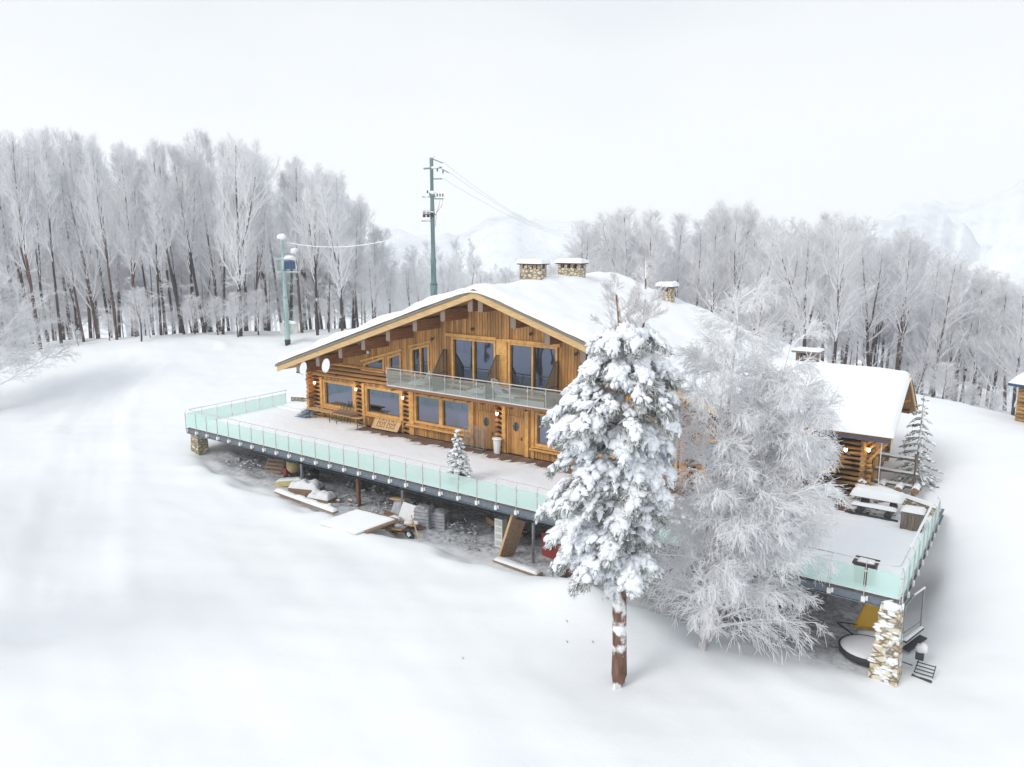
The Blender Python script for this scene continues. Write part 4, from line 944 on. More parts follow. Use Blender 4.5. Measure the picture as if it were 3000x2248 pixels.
lantern(-7.75, 39.15, 2.25, 'lit lantern on the front log wall of the small cabin', 'lit lanterns on the cabin', .9); lantern(-6.7, 39.0, 2.45, 'lit lantern at the right corner of the small cabin', 'lit lanterns on the cabin', .9)
t = thing('wooden_box', (-8.15, 39.0, 0), 'low dark wooden chest against the foot of the cabin wall', 'chest')
MB().box(-8.55, -7.75, 38.75, 39.2, .02, .5).build('chest_body', GREYWOOD, t, bevel=.01); MB().box(-8.6, -7.7, 38.7, 39.24, .503, .56).build('lid', GREYWOOD, t)
# log fence by the cabin
t = thing('log_fence', (-5.8, 41.6, 0), 'rustic log rail fence with snow beside the small cabin', 'fence')
for zz in (.35, 1.0, 1.75):
    MB().tube([(-6.7, 41.0, zz), (-4.75, 41.3, zz-.1)], .09, 8).build('rail', GREYWOOD, t)
    cap('rail_snow', 6, 30, lambda u, v: (-6.7+1.95*v, 40.93+.3*v+.15*u, zz+.075-.1*v), .09, t, edge=.08, sizeu=.16, sizev=1.9, fr=3)
for xx in (-6.5, -4.9): MB().tube([(xx, 41.25, -.2), (xx, 41.25, 2.0)], .1, 8).build('fence_post', GREYWOOD, t)
for i, (xx, yy) in enumerate(((-6.25, 40.7), (-5.45, 40.6), (-4.75, 40.9))):
    tt = thing('log_stump', (xx, yy, .1), ['left', 'middle', 'right'][i]+' cut log lying in the snow below the rail fence', 'log', 'cut logs by the cabin')
    MB().tube([(xx, yy-.3, .3), (xx+.05, yy+.4, .3)], .17, 12).build('log_body', OLDWOOD, tt); cap('snow', 6, 8, lambda u, v: (xx-.17+.34*u, yy-.28+.7*v, .38), .2, tt, edge=.15, sizeu=.34, sizev=.7, fr=3)
conifer('spruce', -5.0, 42.5, gnd(-5.0, 42.5)-.1, 4.9, 1.3, 'slender young spruce with drooping snowy branches right of the cabin', spr=.75, dens=.6)
# hut at the right edge
hx, hy = pos(2248, 46); hz = gnd(hx, hy)
t = thing('timber_hut', (hx, hy, hz), 'corner of a yellowish timber hut with snow roof at the right edge of the picture', 'hut')
m = MB(); 
for i in range(9): m.tube([(hx-.1, hy-.2, hz+.1+.24*i), (hx+3.4, hy-1.6, hz+.1+.24*i)], .125, 10).tube([(hx, hy-.3, hz+.1+.24*i), (hx+1.2, hy+2.6, hz+.1+.24*i)], .125, 10)
m.build('log_wall', CABLOG, t)
hr = MB().hexa([(hx-.7, hy-.6, hz+2.2), (hx+3.2, hy-2.4, hz+2.2), (hx+4.6, hy+1.4, hz+2.9), (hx+.8, hy+3.3, hz+2.9), (hx-.7, hy-.6, hz+2.35), (hx+3.2, hy-2.4, hz+2.35), (hx+4.6, hy+1.4, hz+3.05), (hx+.8, hy+3.3, hz+3.05)]).build('roof', BLUE, t)
cap('roof_snow', 16, 16, lambda u, v: (hx-.7+3.9*u+1.4*v, hy-.6-1.8*u+3.9*v, hz+2.36+.7*v), .35, hr, edge=.4, sizeu=4, sizev=4, fr=.8)

# ------------------------------------------------------------------ things under and below the terrace
def rubble(name, x, y, n, rx, ry, s, mat, label, cat='rubble', seed=0, snow=.5):
    z = gnd(x, y); t = thing(name, (x, y, z), label, cat); m = MB(); ms = MB(); rnd = random.Random(seed)
    for i in range(n):
        a = rnd.uniform(0, 2*PI); q = math.sqrt(rnd.random()); px, py = x+rx*q*math.cos(a), y+ry*q*math.sin(a); ss = s*rnd.uniform(.4, 1); zz = z+ss*.3+(1-q)*s*1.4*rnd.random()
        m.blob((px, py, zz), (ss*.6, ss*.5, ss*.4), 1, .35, 1.4, i)
        if rnd.random() < snow: ms.blob((px, py, zz+ss*.25), (ss*.5, ss*.42, ss*.22), 1, .2, 1.4, i)
    m.build('stones', mat, t)
    if ms.v: ms.build('snow', SNOW, t, smooth=True)
    return t
# pallets
x0, y0 = -40.2, 30.1; zb = gnd(x0, y0)
for i in range(3):
    t = thing('wooden_pallet', (x0+.3*i, y0+.25*i, zb), ['front', 'middle', 'rear'][i]+' slatted wooden pallet leaning in the hollow below the left terrace', 'pallet', 'pallets leaning under the terrace')
    m = MB()
    for k in range(6): m.cbox((x0+.3*i, y0+.25*i+.1*k, zb+.1+.22*k), (1.35, .03, .15), (R(-22), 0, R(14)))
    m.build('slats', OLDWOOD, t)
    MB().bar((x0-.6+.3*i, y0+.05+.25*i-.15, zb), (x0-.6+.3*i, y0+.62+.25*i-.15, zb+1.25), .1, .09).bar((x0+.6+.3*i, y0+.1+.25*i+.15, zb), (x0+.6+.3*i, y0+.7+.25*i+.15, zb+1.25), .1, .09).build('bearers', OLDWOOD, t)
# cement mixer
x0, y0 = -38.5, 30.3; zb = gnd(x0, y0)
t = thing('cement_mixer', (x0, y0, zb), 'old yellow drum cement mixer with red motor box below the terrace', 'cement mixer')
MB().lathe((0, 0, 0), [(.12, -.42), (.36, -.3), (.42, -.05), (.4, .12), (.22, .42), (.22, .46)], 18).v
m = MB().lathe((0, 0, 0), [(.12, -.42), (.36, -.3), (.42, -.05), (.4, .12), (.22, .42), (.22, .46)], 18); rm = Matrix.Rotation(R(-50), 3, 'Y'); m.v = [tuple(rm @ Vector(p)+Vector((x0+.1, y0, zb+.85))) for p in m.v]; m.build('drum', YELP, t, smooth=True)
MB().cbox((x0-.35, y0-.15, zb+.5), (.35, .4, .45)).build('motor_box', RED, t, bevel=.02)
MB().bar((x0-.4, y0-.4, zb), (x0, y0-.1, zb+.8), .05, .05).bar((x0+.45, y0-.4, zb), (x0+.1, y0, zb+.8), .05, .05).bar((x0, y0+.45, zb), (x0+.05, y0+.1, zb+.8), .05, .05).build('stand', DARKM, t)
for s in (-1, 1): MB().tube([(x0-.35+.0, y0+.25*s-.03, zb+.2), (x0-.35, y0+.25*s+.03, zb+.2)], .19, 14).build('wheel', RUBBER, t)
cap('snow', 8, 8, lambda u, v: (x0-.15+.5*u, y0-.25+.5*v, zb+1.17), .12, t, edge=.2, sizeu=.5, sizev=.5, fr=2)
# long yellowish crate, bag
x0, y0 = -37.6, 29.3; zb = gnd(x0, y0)
t = thing('wooden_crate', (x0, y0, zb), 'long yellowish crate dusted with snow right of the cement mixer', 'crate')
MB().cbox((x0, y0, zb+.2), (1.5, .6, .32), (0, R(-6), R(28))).build('crate_body', YELP, t, bevel=.01)
cr_, sr_ = math.cos(R(28)), math.sin(R(28))
cap('snow', 12, 8, lambda u, v: (x0+(u-.5)*1.5*cr_-(v-.5)*.6*sr_, y0+(u-.5)*1.5*sr_+(v-.5)*.6*cr_, zb+.37+.16*(u-.5)), .09, t, edge=.15, sizeu=1.5, sizev=.6, fr=2)
x0, y0 = -36.75, 30.5; zb = gnd(x0, y0)
t = thing('rubbish_bag', (x0, y0, zb), 'black crumpled rubbish bag standing below the terrace', 'bag')
MB().blob((x0, y0, zb+.38), (.36, .33, .46), 3, .22, 2.4, 2).build('bag_body', BLACK, t, smooth=True); MB().blob((x0+.03, y0, zb+.88), (.1, .08, .12), 2, .4, 3, 1).build('bag_neck', BLACK, t, smooth=True)
MB().blob((x0-.12, y0-.2, zb+.5), (.16, .1, .1), 1, .3, 2, 3).build('snow', SNOW, t, smooth=True)
# window frames under snow
def snowbox(name, x, y, L_, w_, h, rz, mat, label, cat, T=.22, tilt=0, lift=0):
    z = gnd(x, y)+lift; t = thing(name, (x, y, z), label, cat); c, s = math.cos(rz), math.sin(rz)
    MB().cbox((x, y, z+h/2), (L_, w_, h), (0, tilt, rz)).build('body', mat, t, bevel=.01)
    cap('snow', 16, 12, lambda u, v: (x+(u-.5)*L_*c-(v-.5)*w_*s, y+(u-.5)*L_*s+(v-.5)*w_*c, z+h-(u-.5)*L_*math.sin(tilt)), T, t, edge=min(.3, w_*.4), sizeu=L_, sizev=w_, fr=2.6, seed=x, amp=.7)
    return t
t = snowbox('glass_crate', -35.6, 29.0, 1.9, 1.0, .42, R(20), OLDWOOD, 'low framed crate heaped with snow in front of the black bag', 'crate', .34)
for k in range(2):
    xx = -35.6-.3+.75*k
    MB().bar((xx-.2, 28.38+.25*k, t.location.z+.35), (xx+.25, 28.5+.27*k, t.location.z+.1), .06, .05).bar((xx-.1, 28.3+.25*k, t.location.z+.1), (xx+.3, 28.6+.27*k, t.location.z+.42), .05, .05).build('frame_slat', GREYWOOD, t)
snowbox('rubble_box', -33.9, 28.7, 1.5, .9, .26, R(10), OLDWOOD, 'snow heaped box right of the framed crate in the hollow', 'crate', .36)
# long snow covered plank in front
t = thing('long_plank', (-33.6, 27.25, gnd(-33.6, 27.25)), 'long plank under a thick strip of snow along the edge of the hollow', 'plank')
za = gnd(-36.6, 27.5)+.14; zc = gnd(-30.9, 26.9)+.1; MB().bar((-36.7, 27.7, za+.12), (-30.9, 27.05, zc+.15), .38, .1).build('plank_board', OLDWOOD, t)
cap('snow', 60, 8, lambda u, v: (-36.75+5.85*u, 27.5-.65*u+.42*v, za+.17+(zc-za+.03)*u), .17, t, edge=.17, sizeu=5.8, sizev=.42, fr=1.4, amp=.4)
for i, (x, y) in enumerate(((-33.0, 29.1), (-32.4, 29.5), (-33.6, 27.9), (-32.7, 28.2))):
    z = gnd(x, y); t = thing('broken_brick', (x, y, z), ['brick lump behind the snowy boxes', 'rearmost brick lump right of the snowy boxes', 'brick lump close to the long plank', 'brick lump between the long plank and the snowy boxes'][i], 'brick')
    MB().blob((x, y, z+.1), (.2, .15, .12), 1, .3, 1.5, i).build('brick_piece', flat('brick_lump_%d' % i, (.3, .16, .12), .9), t); MB().blob((x, y+.03, z+.19), (.17, .13, .06), 1, .2, 1.5, i).build('snow', SNOW, t, smooth=True)
# big white board and timber heap
x0, y0 = -28.7, 26.15; zb = gnd(x0, y0)
t = thing('white_board', (x0, y0, zb), 'large white sheet of board lying tilted in front of the timber heap', 'board')
def wq(u, v): return (-29.6+2.6*u+.9*v-.55, 25.2+.15*u+1.9*v, gnd(-28.7, 25.4)-.02+.36*v-.02*u)
m = MB(); q = [wq(0, 0), wq(1, 0), wq(1, 1), wq(0, 1)]; m.hexa(q+[(a, b, c_+.06) for a, b, c_ in q]); m.build('board_sheet', WHITE, t)
cap('snow', 20, 20, lambda u, v: tuple(Vector(wq(u, v))+Vector((0, 0, .062))), .1, t, edge=.12, sizeu=2.6, sizev=1.9, fr=1, amp=.3)
m = MB(); m.bar(wq(-.02, 1.03), wq(1.02, 1.03), .16, .14); m.bar(wq(1.03, .2), wq(1.03, 1.0), .12, .12); m.build('edge_timber', OLDWOOD, t)
x0, y0 = -27.4, 28.2; zb = gnd(x0, y0); t = thing('timber_heap', (x0, y0, zb), 'heap of broken snowy timber and boards between white sheet and wrapped blocks', 'heap'); rnd = random.Random(4)
for nm, mt, k in (('planks', OLDWOOD, 16), ('planks', PALEWOOD, 7), ('planks', RED, 2)):
    m = MB()
    for i in range(k):
        a = rnd.uniform(0, PI); l = rnd.uniform(.5, 1.5); px, py, pz = x0+rnd.uniform(-.9, .9), y0+rnd.uniform(-.9, 1.1), zb+rnd.uniform(.05, .6)
        m.cbox((px, py, pz), (l, rnd.uniform(.08, .4), .04), (rnd.uniform(-.4, .4), rnd.uniform(-.35, .35), a))
    m.build(nm, mt, t)
m = MB()
for i in range(16): m.blob((x0+rnd.uniform(-1, .9), y0+rnd.uniform(-.8, 1.1), zb+rnd.uniform(.35, .62)), (rnd.uniform(.15, .45), rnd.uniform(.15, .3), .09), 2, .3, 1.6, i)
m.build('snow', SNOW, t, smooth=True)
for i, (a, b, c_, e_) in enumerate((((-28.6, 28.2, .55), (-27.3, 27.6, .5), 1.0, .05), ((-27.9, 29.3, .5), (-27.1, 29.2, 1.35), .9, .05))):
    m = MB(); 
t = thing('bent_sheet', (-28.0, 29.3, zb), 'bent white sheet panel standing behind the timber heap', 'panel')
m = MB(); m.hexa([(-28.9, 29.0, zb+.1), (-27.9, 28.9, zb+.3), (-27.7, 29.5, zb+.3), (-28.7, 29.7, zb+.1), (-28.7, 29.4, zb+1.25), (-27.9, 29.2, zb+1.35), (-27.7, 29.6, zb+1.35), (-28.5, 29.8, zb+1.2)]); m.build('panel_sheet', TARP, t, bevel=.05)
MB().bar((-28.8, 29.2, zb+1.25), (-27.7, 29.2, zb+1.38), .3, .06).build('panel_edge', PALEWOOD, t)
MB().cbox((-27.3, 28.9, zb+.8), (.95, .12, 1.0), (R(-25), R(8), R(8))).build('panel_sheet', WHITE, t, bevel=.03)
for i, (x, y, h) in enumerate(((-26.55, 29.35, 1.15), (-25.95, 29.95, 1.0))):
    z = gnd(x, y); t = thing('wrapped_blocks', (x, y, z), ['taller grey stack of wrapped blocks right of the timber heap', 'grey stack of wrapped blocks behind the taller one, right of it'][i], 'block stack', 'wrapped block stacks')
    o = MB().cbox((x, y, z+h/2), (.85, .8, h), (0, 0, R(18))).build('block_stack', TARP, t, bevel=.06)
    mm = MB()
    for k in range(1, 6): mm.cbox((x, y, z+h*k/6), (.87, .82, .015), (0, 0, R(18)))
    mm.build('block_joints', DARKM, t); MB().blob((x-.05, y, z+h+.0), (.4, .36, .1), 2, .35, 2.5, i).build('torn_wrap', TARP, t)
t = thing('car_tyre', (-26.15, 27.75, gnd(-26.15, 27.75)), 'dark worn tyre with pale hub at the front of the timber heap', 'tyre'); zt = gnd(-26.15, 27.75)+.3
m = MB(); pts = [(.2*math.cos(a)*1, .2*math.sin(a)) for a in np.linspace(0, 2*PI, 17)]
m.tube([(-26.15+.24*math.cos(a), 27.75-.1*math.sin(a), zt+.24*math.sin(a)) for a in np.linspace(0, 2*PI, 20)], .08, 8, cap=False); m.build('tyre_ring', RUBBER, t, smooth=True)
MB().blob((-26.15, 27.72, zt-.02), (.13, .1, .14), 2, .3, 2, 1).build('hub', WHITE, t)
t = thing('leaning_batten', (-25.9, 27.9, gnd(-25.9, 27.9)), 'thin pale batten leaning from the timber heap to the ground', 'batten'); MB().bar((-26.5, 28.3, gnd(-26.5, 28.3)+.95), (-25.2, 27.5, gnd(-25.2, 27.5)), .06, .04).build('batten_stick', PALEWOOD, t)
# wire pile
x0, y0 = -24.6, 30.4; zb = gnd(x0, y0); t = thing('wire_heap', (x0, y0, zb), 'tangled grey heap of cables and branches with snow below the middle of the terrace', 'heap'); m = MB(); rnd = random.Random(9)
for i in range(38):
    p = Vector((x0+rnd.uniform(-1, 1), y0+rnd.uniform(-.7, .7), zb+rnd.uniform(.02, .3))); q = [p]
    for k in range(4): q.append(q[-1]+Vector((rnd.uniform(-.4, .4), rnd.uniform(-.4, .4), rnd.uniform(-.12, .18))))
    m.tube(q, rnd.choice((.012, .02, .03)), 5)
m.build('cables', STEEL, t); m = MB()
for i in range(14): m.blob((x0+rnd.uniform(-1, 1), y0+rnd.uniform(-.6, .6), zb+rnd.uniform(.02, .2)), (.16, .12, .08), 1, .4, 2, i)
m.build('snow', SNOW, t, smooth=True)
rubble('stone_heap', -29.3, 31.3, 60, 2.2, .9, .3, GRAVEL, 'dark scree of stones behind the wrapped blocks', 'stones', 5, .25)
rubble('stone_heap', -33.6, 31.8, 40, 1.9, .7, .28, GRAVEL, 'scree of small stones under the left middle of the terrace', 'stones', 6, .5)
rubble('stone_heap', -42.7, 29.6, 26, 1.6, 1.2, .26, GRAVEL, 'few snowy stones on the slope beneath the left end of the terrace', 'stones', 7, 1)
rubble('stone_heap', -31.2, 30.0, 60, 2.6, 1.1, .16, GRAVEL, 'scattered snow dusted stones right of the brick support under the terrace', 'stones', 15, .6)
rubble('stone_heap', -39.8, 31.2, 40, 2.2, .8, .2, GRAVEL, 'stones and frozen clods behind the leaning pallets', 'stones', 16, .5)
rubble('stone_heap', -23.5, 29.0, 30, 1.6, .7, .14, GRAVEL, 'small stones in the trodden snow before the cable heap', 'stones', 17, .8)
rubble('brick_heap', -22.4, 31.9, 40, 1.6, .5, .3, flat('dark_brick', (.16, .085, .07), .9), 'dark heap of bricks under the terrace behind the wires', 'bricks', 8, .2)
rubble('stone_heap', -17.2, 31.4, 26, 2.2, .9, .45, flat('dark_boulder', (.04, .035, .04), .9), 'dark boulders and earth in the shade right of the leaning door', 'stones', 12, .35)
t = thing('green_barrel', (-33.5, 31.3, gnd(-33.5, 31.3)), 'small green barrel in the shade under the terrace', 'barrel'); MB().lathe((-33.5, 31.3, gnd(-33.5, 31.3)), [(.24, 0), (.28, .05), (.28, .38), (.3, .4), (.28, .42), (.28, .75), (.25, .8)], 14).build('barrel_body', GREENM, t)
t = thing('rusty_column', (-31.6, 29.6, gnd(-31.6, 29.6)), 'rusty brown brick support block under the girder joint', 'support'); MB().box(-31.68, -31.48, 29.3, 29.5, gnd(-31.6, 29.6), -.85).build('support_block', flat('rust', (.2, .09, .05), .9), t, bevel=.02)
t = thing('timber_beam', (-20.9, 30.6, gnd(-20.9, 30.6)), 'thick dark timber on blocks below the terrace', 'beam'); MB().bar((-23.5, 31.0, gnd(-23, 31)+.75), (-20.9, 30.3, gnd(-21, 30.4)+.55), .3, .3).build('beam_log', OLDWOOD, t)
# shelf unit and leaning door
x0, y0 = -21.75, 29.55; zb = gnd(x0, y0); t = thing('white_cabinet', (x0, y0, zb), 'narrow white cabinet with stacked openings standing left of the leaning door', 'cabinet')
MB().box(x0-.24, x0+.24, y0-.02, y0+.45, zb, zb+1.5).build('cabinet_body', WHITE, t, bevel=.015)
for k in range(4): MB().box(x0-.18, x0+.18, y0-.035, y0-.022, zb+.12+.35*k, zb+.36+.35*k).build('opening', flat('pale_recess_%d' % k, (.55, .57, .52), .6, bs=0), t)
t = thing('leaning_door', (-20.75, 29.3, gnd(-20.75, 29.3)), 'old wooden door leaning against the front girder of the terrace', 'door'); zb = gnd(-21.2, 28.9)
a, b = Vector((-21.15, 28.75, zb)), Vector((-20.2, 28.6, -.5)); ww = Vector((.35, .75, .0))
m = MB(); q = [a, a+ww, b+ww, b]; nrm_ = Vector((.07, -.03, .0)); m.hexa([p for p in q]+[p+nrm_ for p in q]); m.build('door_leaf', OLDWOOD, t)
MB().bar(a, b, .1, .12).bar(a+ww, b+ww, .09, .1).build('door_frame', PALEWOOD, t)
t = thing('snowy_board', (-19.9, 28.2, gnd(-19.9, 28.2)), 'thin board under snow lying at the foot of the leaning door', 'board'); zb = gnd(-19.9, 28.2)
MB().bar((-21.0, 28.3, zb+.12), (-18.3, 28.1, gnd(-18.3, 28.1)+.12), .5, .05).build('board_sheet', OLDWOOD, t); zc2 = gnd(-18.3, 28.1)
cap('snow', 30, 8, lambda u, v: (-21.0+2.6*u, 28.08+.45*v-.15*u, zb+.15+(zc2-zb)*u), .13, t, edge=.15, sizeu=2.6, sizev=.45, fr=1.5)
t = thing('red_crate', (-18.9, 30.4, gnd(-18.9, 30.4)), 'dark red crates in the shade under the terrace beside the pine', 'crate'); zb = gnd(-18.9, 30.4)
m = MB()
for k in range(3): m.box(-19.6+.7*k, -19.0+.7*k, 30.2, 30.7, zb+.9, zb+1.25).box(-19.6+.7*k, -19.0+.7*k, 30.2, 30.7, zb+.5, zb+.85)
m.box(-19.6, -17.6, 30.25, 30.7, zb, zb+.49); m.build('crate_body', RED, t)
rubble('earth_mound', -16.3, 27.6, 14, .5, .4, .4, flat('dark_earth', (.05, .035, .03), .95), 'dark patch of bare earth breaking through snow left of the pine', 'earth', 3, .1)
# right side things
x0, y0 = -4.75, 31.2; zb = gnd(x0, y0); t = thing('yellow_sledge', (x0, y0, zb), 'bright yellow plastic shell leaning under the right end of the terrace', 'shell')
def yq(u, v): 
    w_ = .62*(1-.35*v); return (x0+(u-.5)*w_*2+.12*v, y0+.35*v+.1*math.cos((u-.5)*3), zb+.15+1.05*v+.1*math.cos((u-.5)*3))
m = MB(); n = 10
for j in range(n+1):
    for i in range(n+1): m.v.append(yq(i/n, j/n))
m.f = [(j*(n+1)+i, j*(n+1)+i+1, (j+1)*(n+1)+i+1, (j+1)*(n+1)+i) for j in range(n) for i in range(n)]
o = m.build('shell_body', YELLOW, t, smooth=True); o.modifiers.new('solid', 'SOLIDIFY').thickness = .04
MB().blob((x0+.1, y0-.25, zb+.12), (.45, .3, .18), 2, .3, 1.5, 2).build('snow', SNOW, t, smooth=True)
MB().bar((x0-1.15, y0-.3, zb+.35), (x0-.5, y0-.3, zb+.02), .05, .05).bar((x0-1.1, y0-.1, zb+.3), (x0-.45, y0+.1, zb+.3), .04, .04).build('stand', DARKM, t)
x0, y0 = -4.5, 29.5; zb = gnd(x0, y0); t = thing('round_pool', (x0, y0, zb), 'round dark rimmed basin filled with snow behind the right stone pillar', 'basin')
m = MB().lathe((x0, y0, zb), [(.92, 0), (.98, .05), (1.02, .28), (.96, .3), (.92, .24)], 28); m.build('basin_rim', RUBBER, t, smooth=True)
m = MB().lathe((x0, y0, zb+.22), [(.97, 0), (.95, .06), (.75, .16), (.4, .21), (.02, .23)], 28); m.build('snow', SNOW, t, smooth=True)
MB().tube([(x0-1.1, y0-.1, zb+.3), (x0-1.3, y0-.05, zb+.5), (x0-1.45, y0, zb+.5)], .04, 6).build('handle', STEEL, t)
x0, y0 = -3.3, 30.9; zb = gnd(x0, y0); t = thing('chairlift_seat', (x0, y0, zb), 'old grey chairlift seat frame standing below the right railing', 'chairlift seat')
m = MB(); m.tube([(x0-.2, y0-.3, zb), (x0-.2, y0-.3, zb+1.9), (x0-.02, y0+.2, zb+2.15), (x0+.25, y0+.85, zb+2.3), (x0+.25, y0+.85, zb+.6)], .035, 8); m.bar((x0-.2, y0-.3, zb+.75), (x0+.25, y0+.85, zb+.9), .03, .03); m.build('hanger', STEEL, t)
m = MB().bar((x0-.15, y0-.3, zb+.45), (x0+.28, y0+.85, zb+.65), .22, .06).bar((x0-.05, y0-.35, zb+.15), (x0+.4, y0+.75, zb+.35), .3, .05); m.build('seat', DGIRDER, t)
cap('snow', 5, 16, lambda u, v: (x0-.25+.43*v+.2*u, y0-.3+1.15*v, zb+.49+.2*v), .06, t, edge=.08, sizeu=.2, sizev=1.15, fr=3)
cap('snow', 4, 16, lambda u, v: (x0-.06+.29*v+.08*u, y0+.2+.65*v, zb+2.17+.15*v), .06, t, edge=.05, sizeu=.08, sizev=.65, fr=3)
x0, y0 = -2.75, 29.75; zb = gnd(x0, y0)+.05; t = thing('snow_sled', (x0, y0, zb), 'small black slatted sled frame lying on the snow right of the stone pillar', 'sled')
m = MB(); 
for k in range(4): m.bar((x0-.1, y0-.55+.17*k, zb+.06+.05*k), (x0+.5, y0-.6+.17*k, zb+.08+.05*k), .03, .03)
m.bar((x0-.1, y0-.55, zb+.05), (x0-.05, y0, zb+.25), .03, .03).bar((x0+.5, y0-.6, zb+.05), (x0+.52, y0-.05, zb+.25), .03, .03).tube([(x0-.15, y0-.72, zb+.02), (x0+.2, y0-.74, zb-.02), (x0+.5, y0-.8, zb)], .05, 8)
m.build('slat_frame', DARKM, t); MB().cbox((x0-.05, y0+.22, zb+.35), (.28, .2, .3)).bar((x0-.75, y0-.2, zb+.15), (x0-.2, y0-.2, zb+.1), .05, .04).build('sled_seat', DGIRDER, t, bevel=.02)
MB().blob((x0-.02, y0+.28, zb+.62), (.2, .17, .22), 2, .25, 2, 2).build('snow', SNOW, t, smooth=True)

# ------------------------------------------------------------------ pylons and cables
px_, py_ = pos(609, 76.5); 
def zdep(dy, x, y): return zat(dy, x*fh[0]+y*fh[1])
pz = gnd(px_, py_)
t = thing('utility_pole', (px_, py_, pz), 'shorter pale green utility pole with blue transformer box at the wood edge', 'utility pole')
MB().tube([(px_, py_, pz-.3), (px_, py_, pz+.55)], .3, 12).build('pole_base', DARKM, t)
zt = zdep(515, px_, py_); H_ = zt-pz
MB().tube([(px_, py_, pz+.55), (px_, py_, pz+H_*.45)], .25, 12).tube([(px_, py_, pz+H_*.45), (px_, py_, pz+H_*.8)], .21, 12).tube([(px_, py_, pz+H_*.8), (px_-.1, py_, zt)], .15, 12).tube([(px_, py_, pz+H_*.45-.05), (px_, py_, pz+H_*.45+.05)], .31, 12).tube([(px_, py_, pz+H_*.7), (px_, py_, pz+H_*.7+.1)], .27, 12).build('pole_shaft', PYLON2, t)
rt3 = Vector((rt[0], rt[1], 0)); fh3 = Vector((fh[0], fh[1], 0)); P0 = Vector((px_, py_, 0))
def cb(c, s): return MB().cbox(c, s, (0, 0, YAW))
b_ = cb(tuple(P0+rt3*.55+fh3*.2+Vector((0, 0, zt-2.6))), (.95, .7, .75)).build('transformer', BLUE, t, bevel=.05)
MB().bar(P0-rt3*.9+Vector((0, 0, zt-2.0)), P0+rt3*1.5+Vector((0, 0, zt-2.0)), .14, .14).bar(P0-rt3*.8+Vector((0, 0, zt-3.25)), P0+rt3*1.4+Vector((0, 0, zt-3.25)), .14, .14).bar(P0-rt3*.7+Vector((0, 0, zt-2)), P0-rt3*.7+Vector((0, 0, zt-3.2)), .1, .1).build('crossarm', PYLON2, t)
MB().blob(tuple(P0+rt3*.6+fh3*.2+Vector((0, 0, zt-1.9))), (1.0, .6, .28), 2, .3, 1, 1).blob(tuple(P0-rt3*.1+Vector((0, 0, zt+.1))), (.5, .35, .3), 2, .3, 1, 2).blob(tuple(P0+rt3*1.1+Vector((0, 0, zt-1.2))), (.35, .35, .3), 2, .3, 1, 2).build('snow', SNOW, t, smooth=True)
b_ = cb(tuple(P0+fh3*.5+rt3*.1+Vector((0, 0, pz+1.6))), (1.7, .5, 1.1)).build('control_cabinet', flat('cream_cabinet', (.6, .62, .58), .5), t, bevel=.05)
MB().blob(tuple(P0+fh3*.5+rt3*.1+Vector((0, 0, pz+2.2))), (.85, .32, .2), 2, .2, 1, 2).build('snow', SNOW, t, smooth=True)
cable_a = P0+rt3*.4+Vector((0, 0, zt-.4))
qx, qy = pos(935, 70); qz = gnd(qx, qy); Q0 = Vector((qx, qy, 0)); zT = zdep(342, qx, qy)
t = thing('utility_pole', (qx, qy, qz), 'tall grey green electricity pole with crossarms rising behind the lodge roof', 'utility pole')
zz = lambda dy: zdep(dy, qx, qy)
MB().tube([(qx, qy, qz-.3), (qx, qy, zz(615))], .34, 14).tube([(qx, qy, zz(615)), (qx, qy, zz(560))], .28, 14).tube([(qx, qy, zz(560)), (qx, qy, zz(460))], .22, 14).tube([(qx, qy, zz(460)), (qx, qy, zT)], [.2, .17], 14).tube([(qx, qy, zz(616)), (qx, qy, zz(613))], .38, 12).build('pole_shaft', PYLON, t)
def arm(dy, a, b, th_=.1, dz=0): MB().bar(Q0+rt3*a+Vector((0, 0, zz(dy))), Q0+rt3*b+Vector((0, 0, zz(dy)+dz)), th_, th_).build('crossarm', PYLON, t)
arm(344, .1, 1.0, .08, -.35); arm(365, -.7, .9, .14, .1); arm(366, .9, 1.5, .08, -.3); arm(387, 0, .9, .1); arm(426, -.9, .35, .08); arm(421, -.25, .25, .3); arm(430, 0, 1.0, .1); arm(478, -1.0, .2, .08); arm(464, -.85, .3, .1)
for k, (dy, a) in enumerate(((375, 1.0), (371, .5), (425, .45), (425, .7), (425, .95), (418, -.4))):
    c = Q0+rt3*a+Vector((0, 0, zz(dy))); MB().lathe(tuple(c), [(.03, 0), (.08, .03), (.04, .08), (.08, .12), (.04, .17), (.07, .2), (.02, .26)], 8).build('insulator', BROWNM, t)
for a in (-.7, -.35, .02):
    for dy in (462, 470):
        c = Q0+rt3*a+Vector((0, 0, zz(dy)))-fh3*.3; MB().lathe(tuple(c), [(.1, 0), (.15, .05), (.12, .14), (.15, .2), (.08, .24)], 10).build('fuse_switch', BROWNM, t)
m = MB()
for a in (-.7, -.35, .02): m.blob(tuple(Q0+rt3*a+Vector((0, 0, zz(460)+.06))-fh3*.3), (.2, .2, .1), 1, .2)
m.blob(tuple(Q0+rt3*.05+Vector((0, 0, zT+.08))), (.32, .25, .12), 2, .3).blob(tuple(Q0+Vector((0, 0, zz(363)))), (.8, .15, .1), 2, .3).blob(tuple(Q0+Vector((0, 0, zz(417)))), (.4, .25, .16), 2, .3).blob(tuple(Q0-rt3*.5+Vector((0, 0, zz(425)))), (.5, .12, .08), 1, .3).blob(tuple(Q0-rt3*.5+Vector((0, 0, zz(477)))), (.6, .12, .06), 1, .3)
m.build('snow', SNOW, t, smooth=True)
REDW = flat('red_wire', (.45, .12, .1), .6, bs=0)
m = MB()
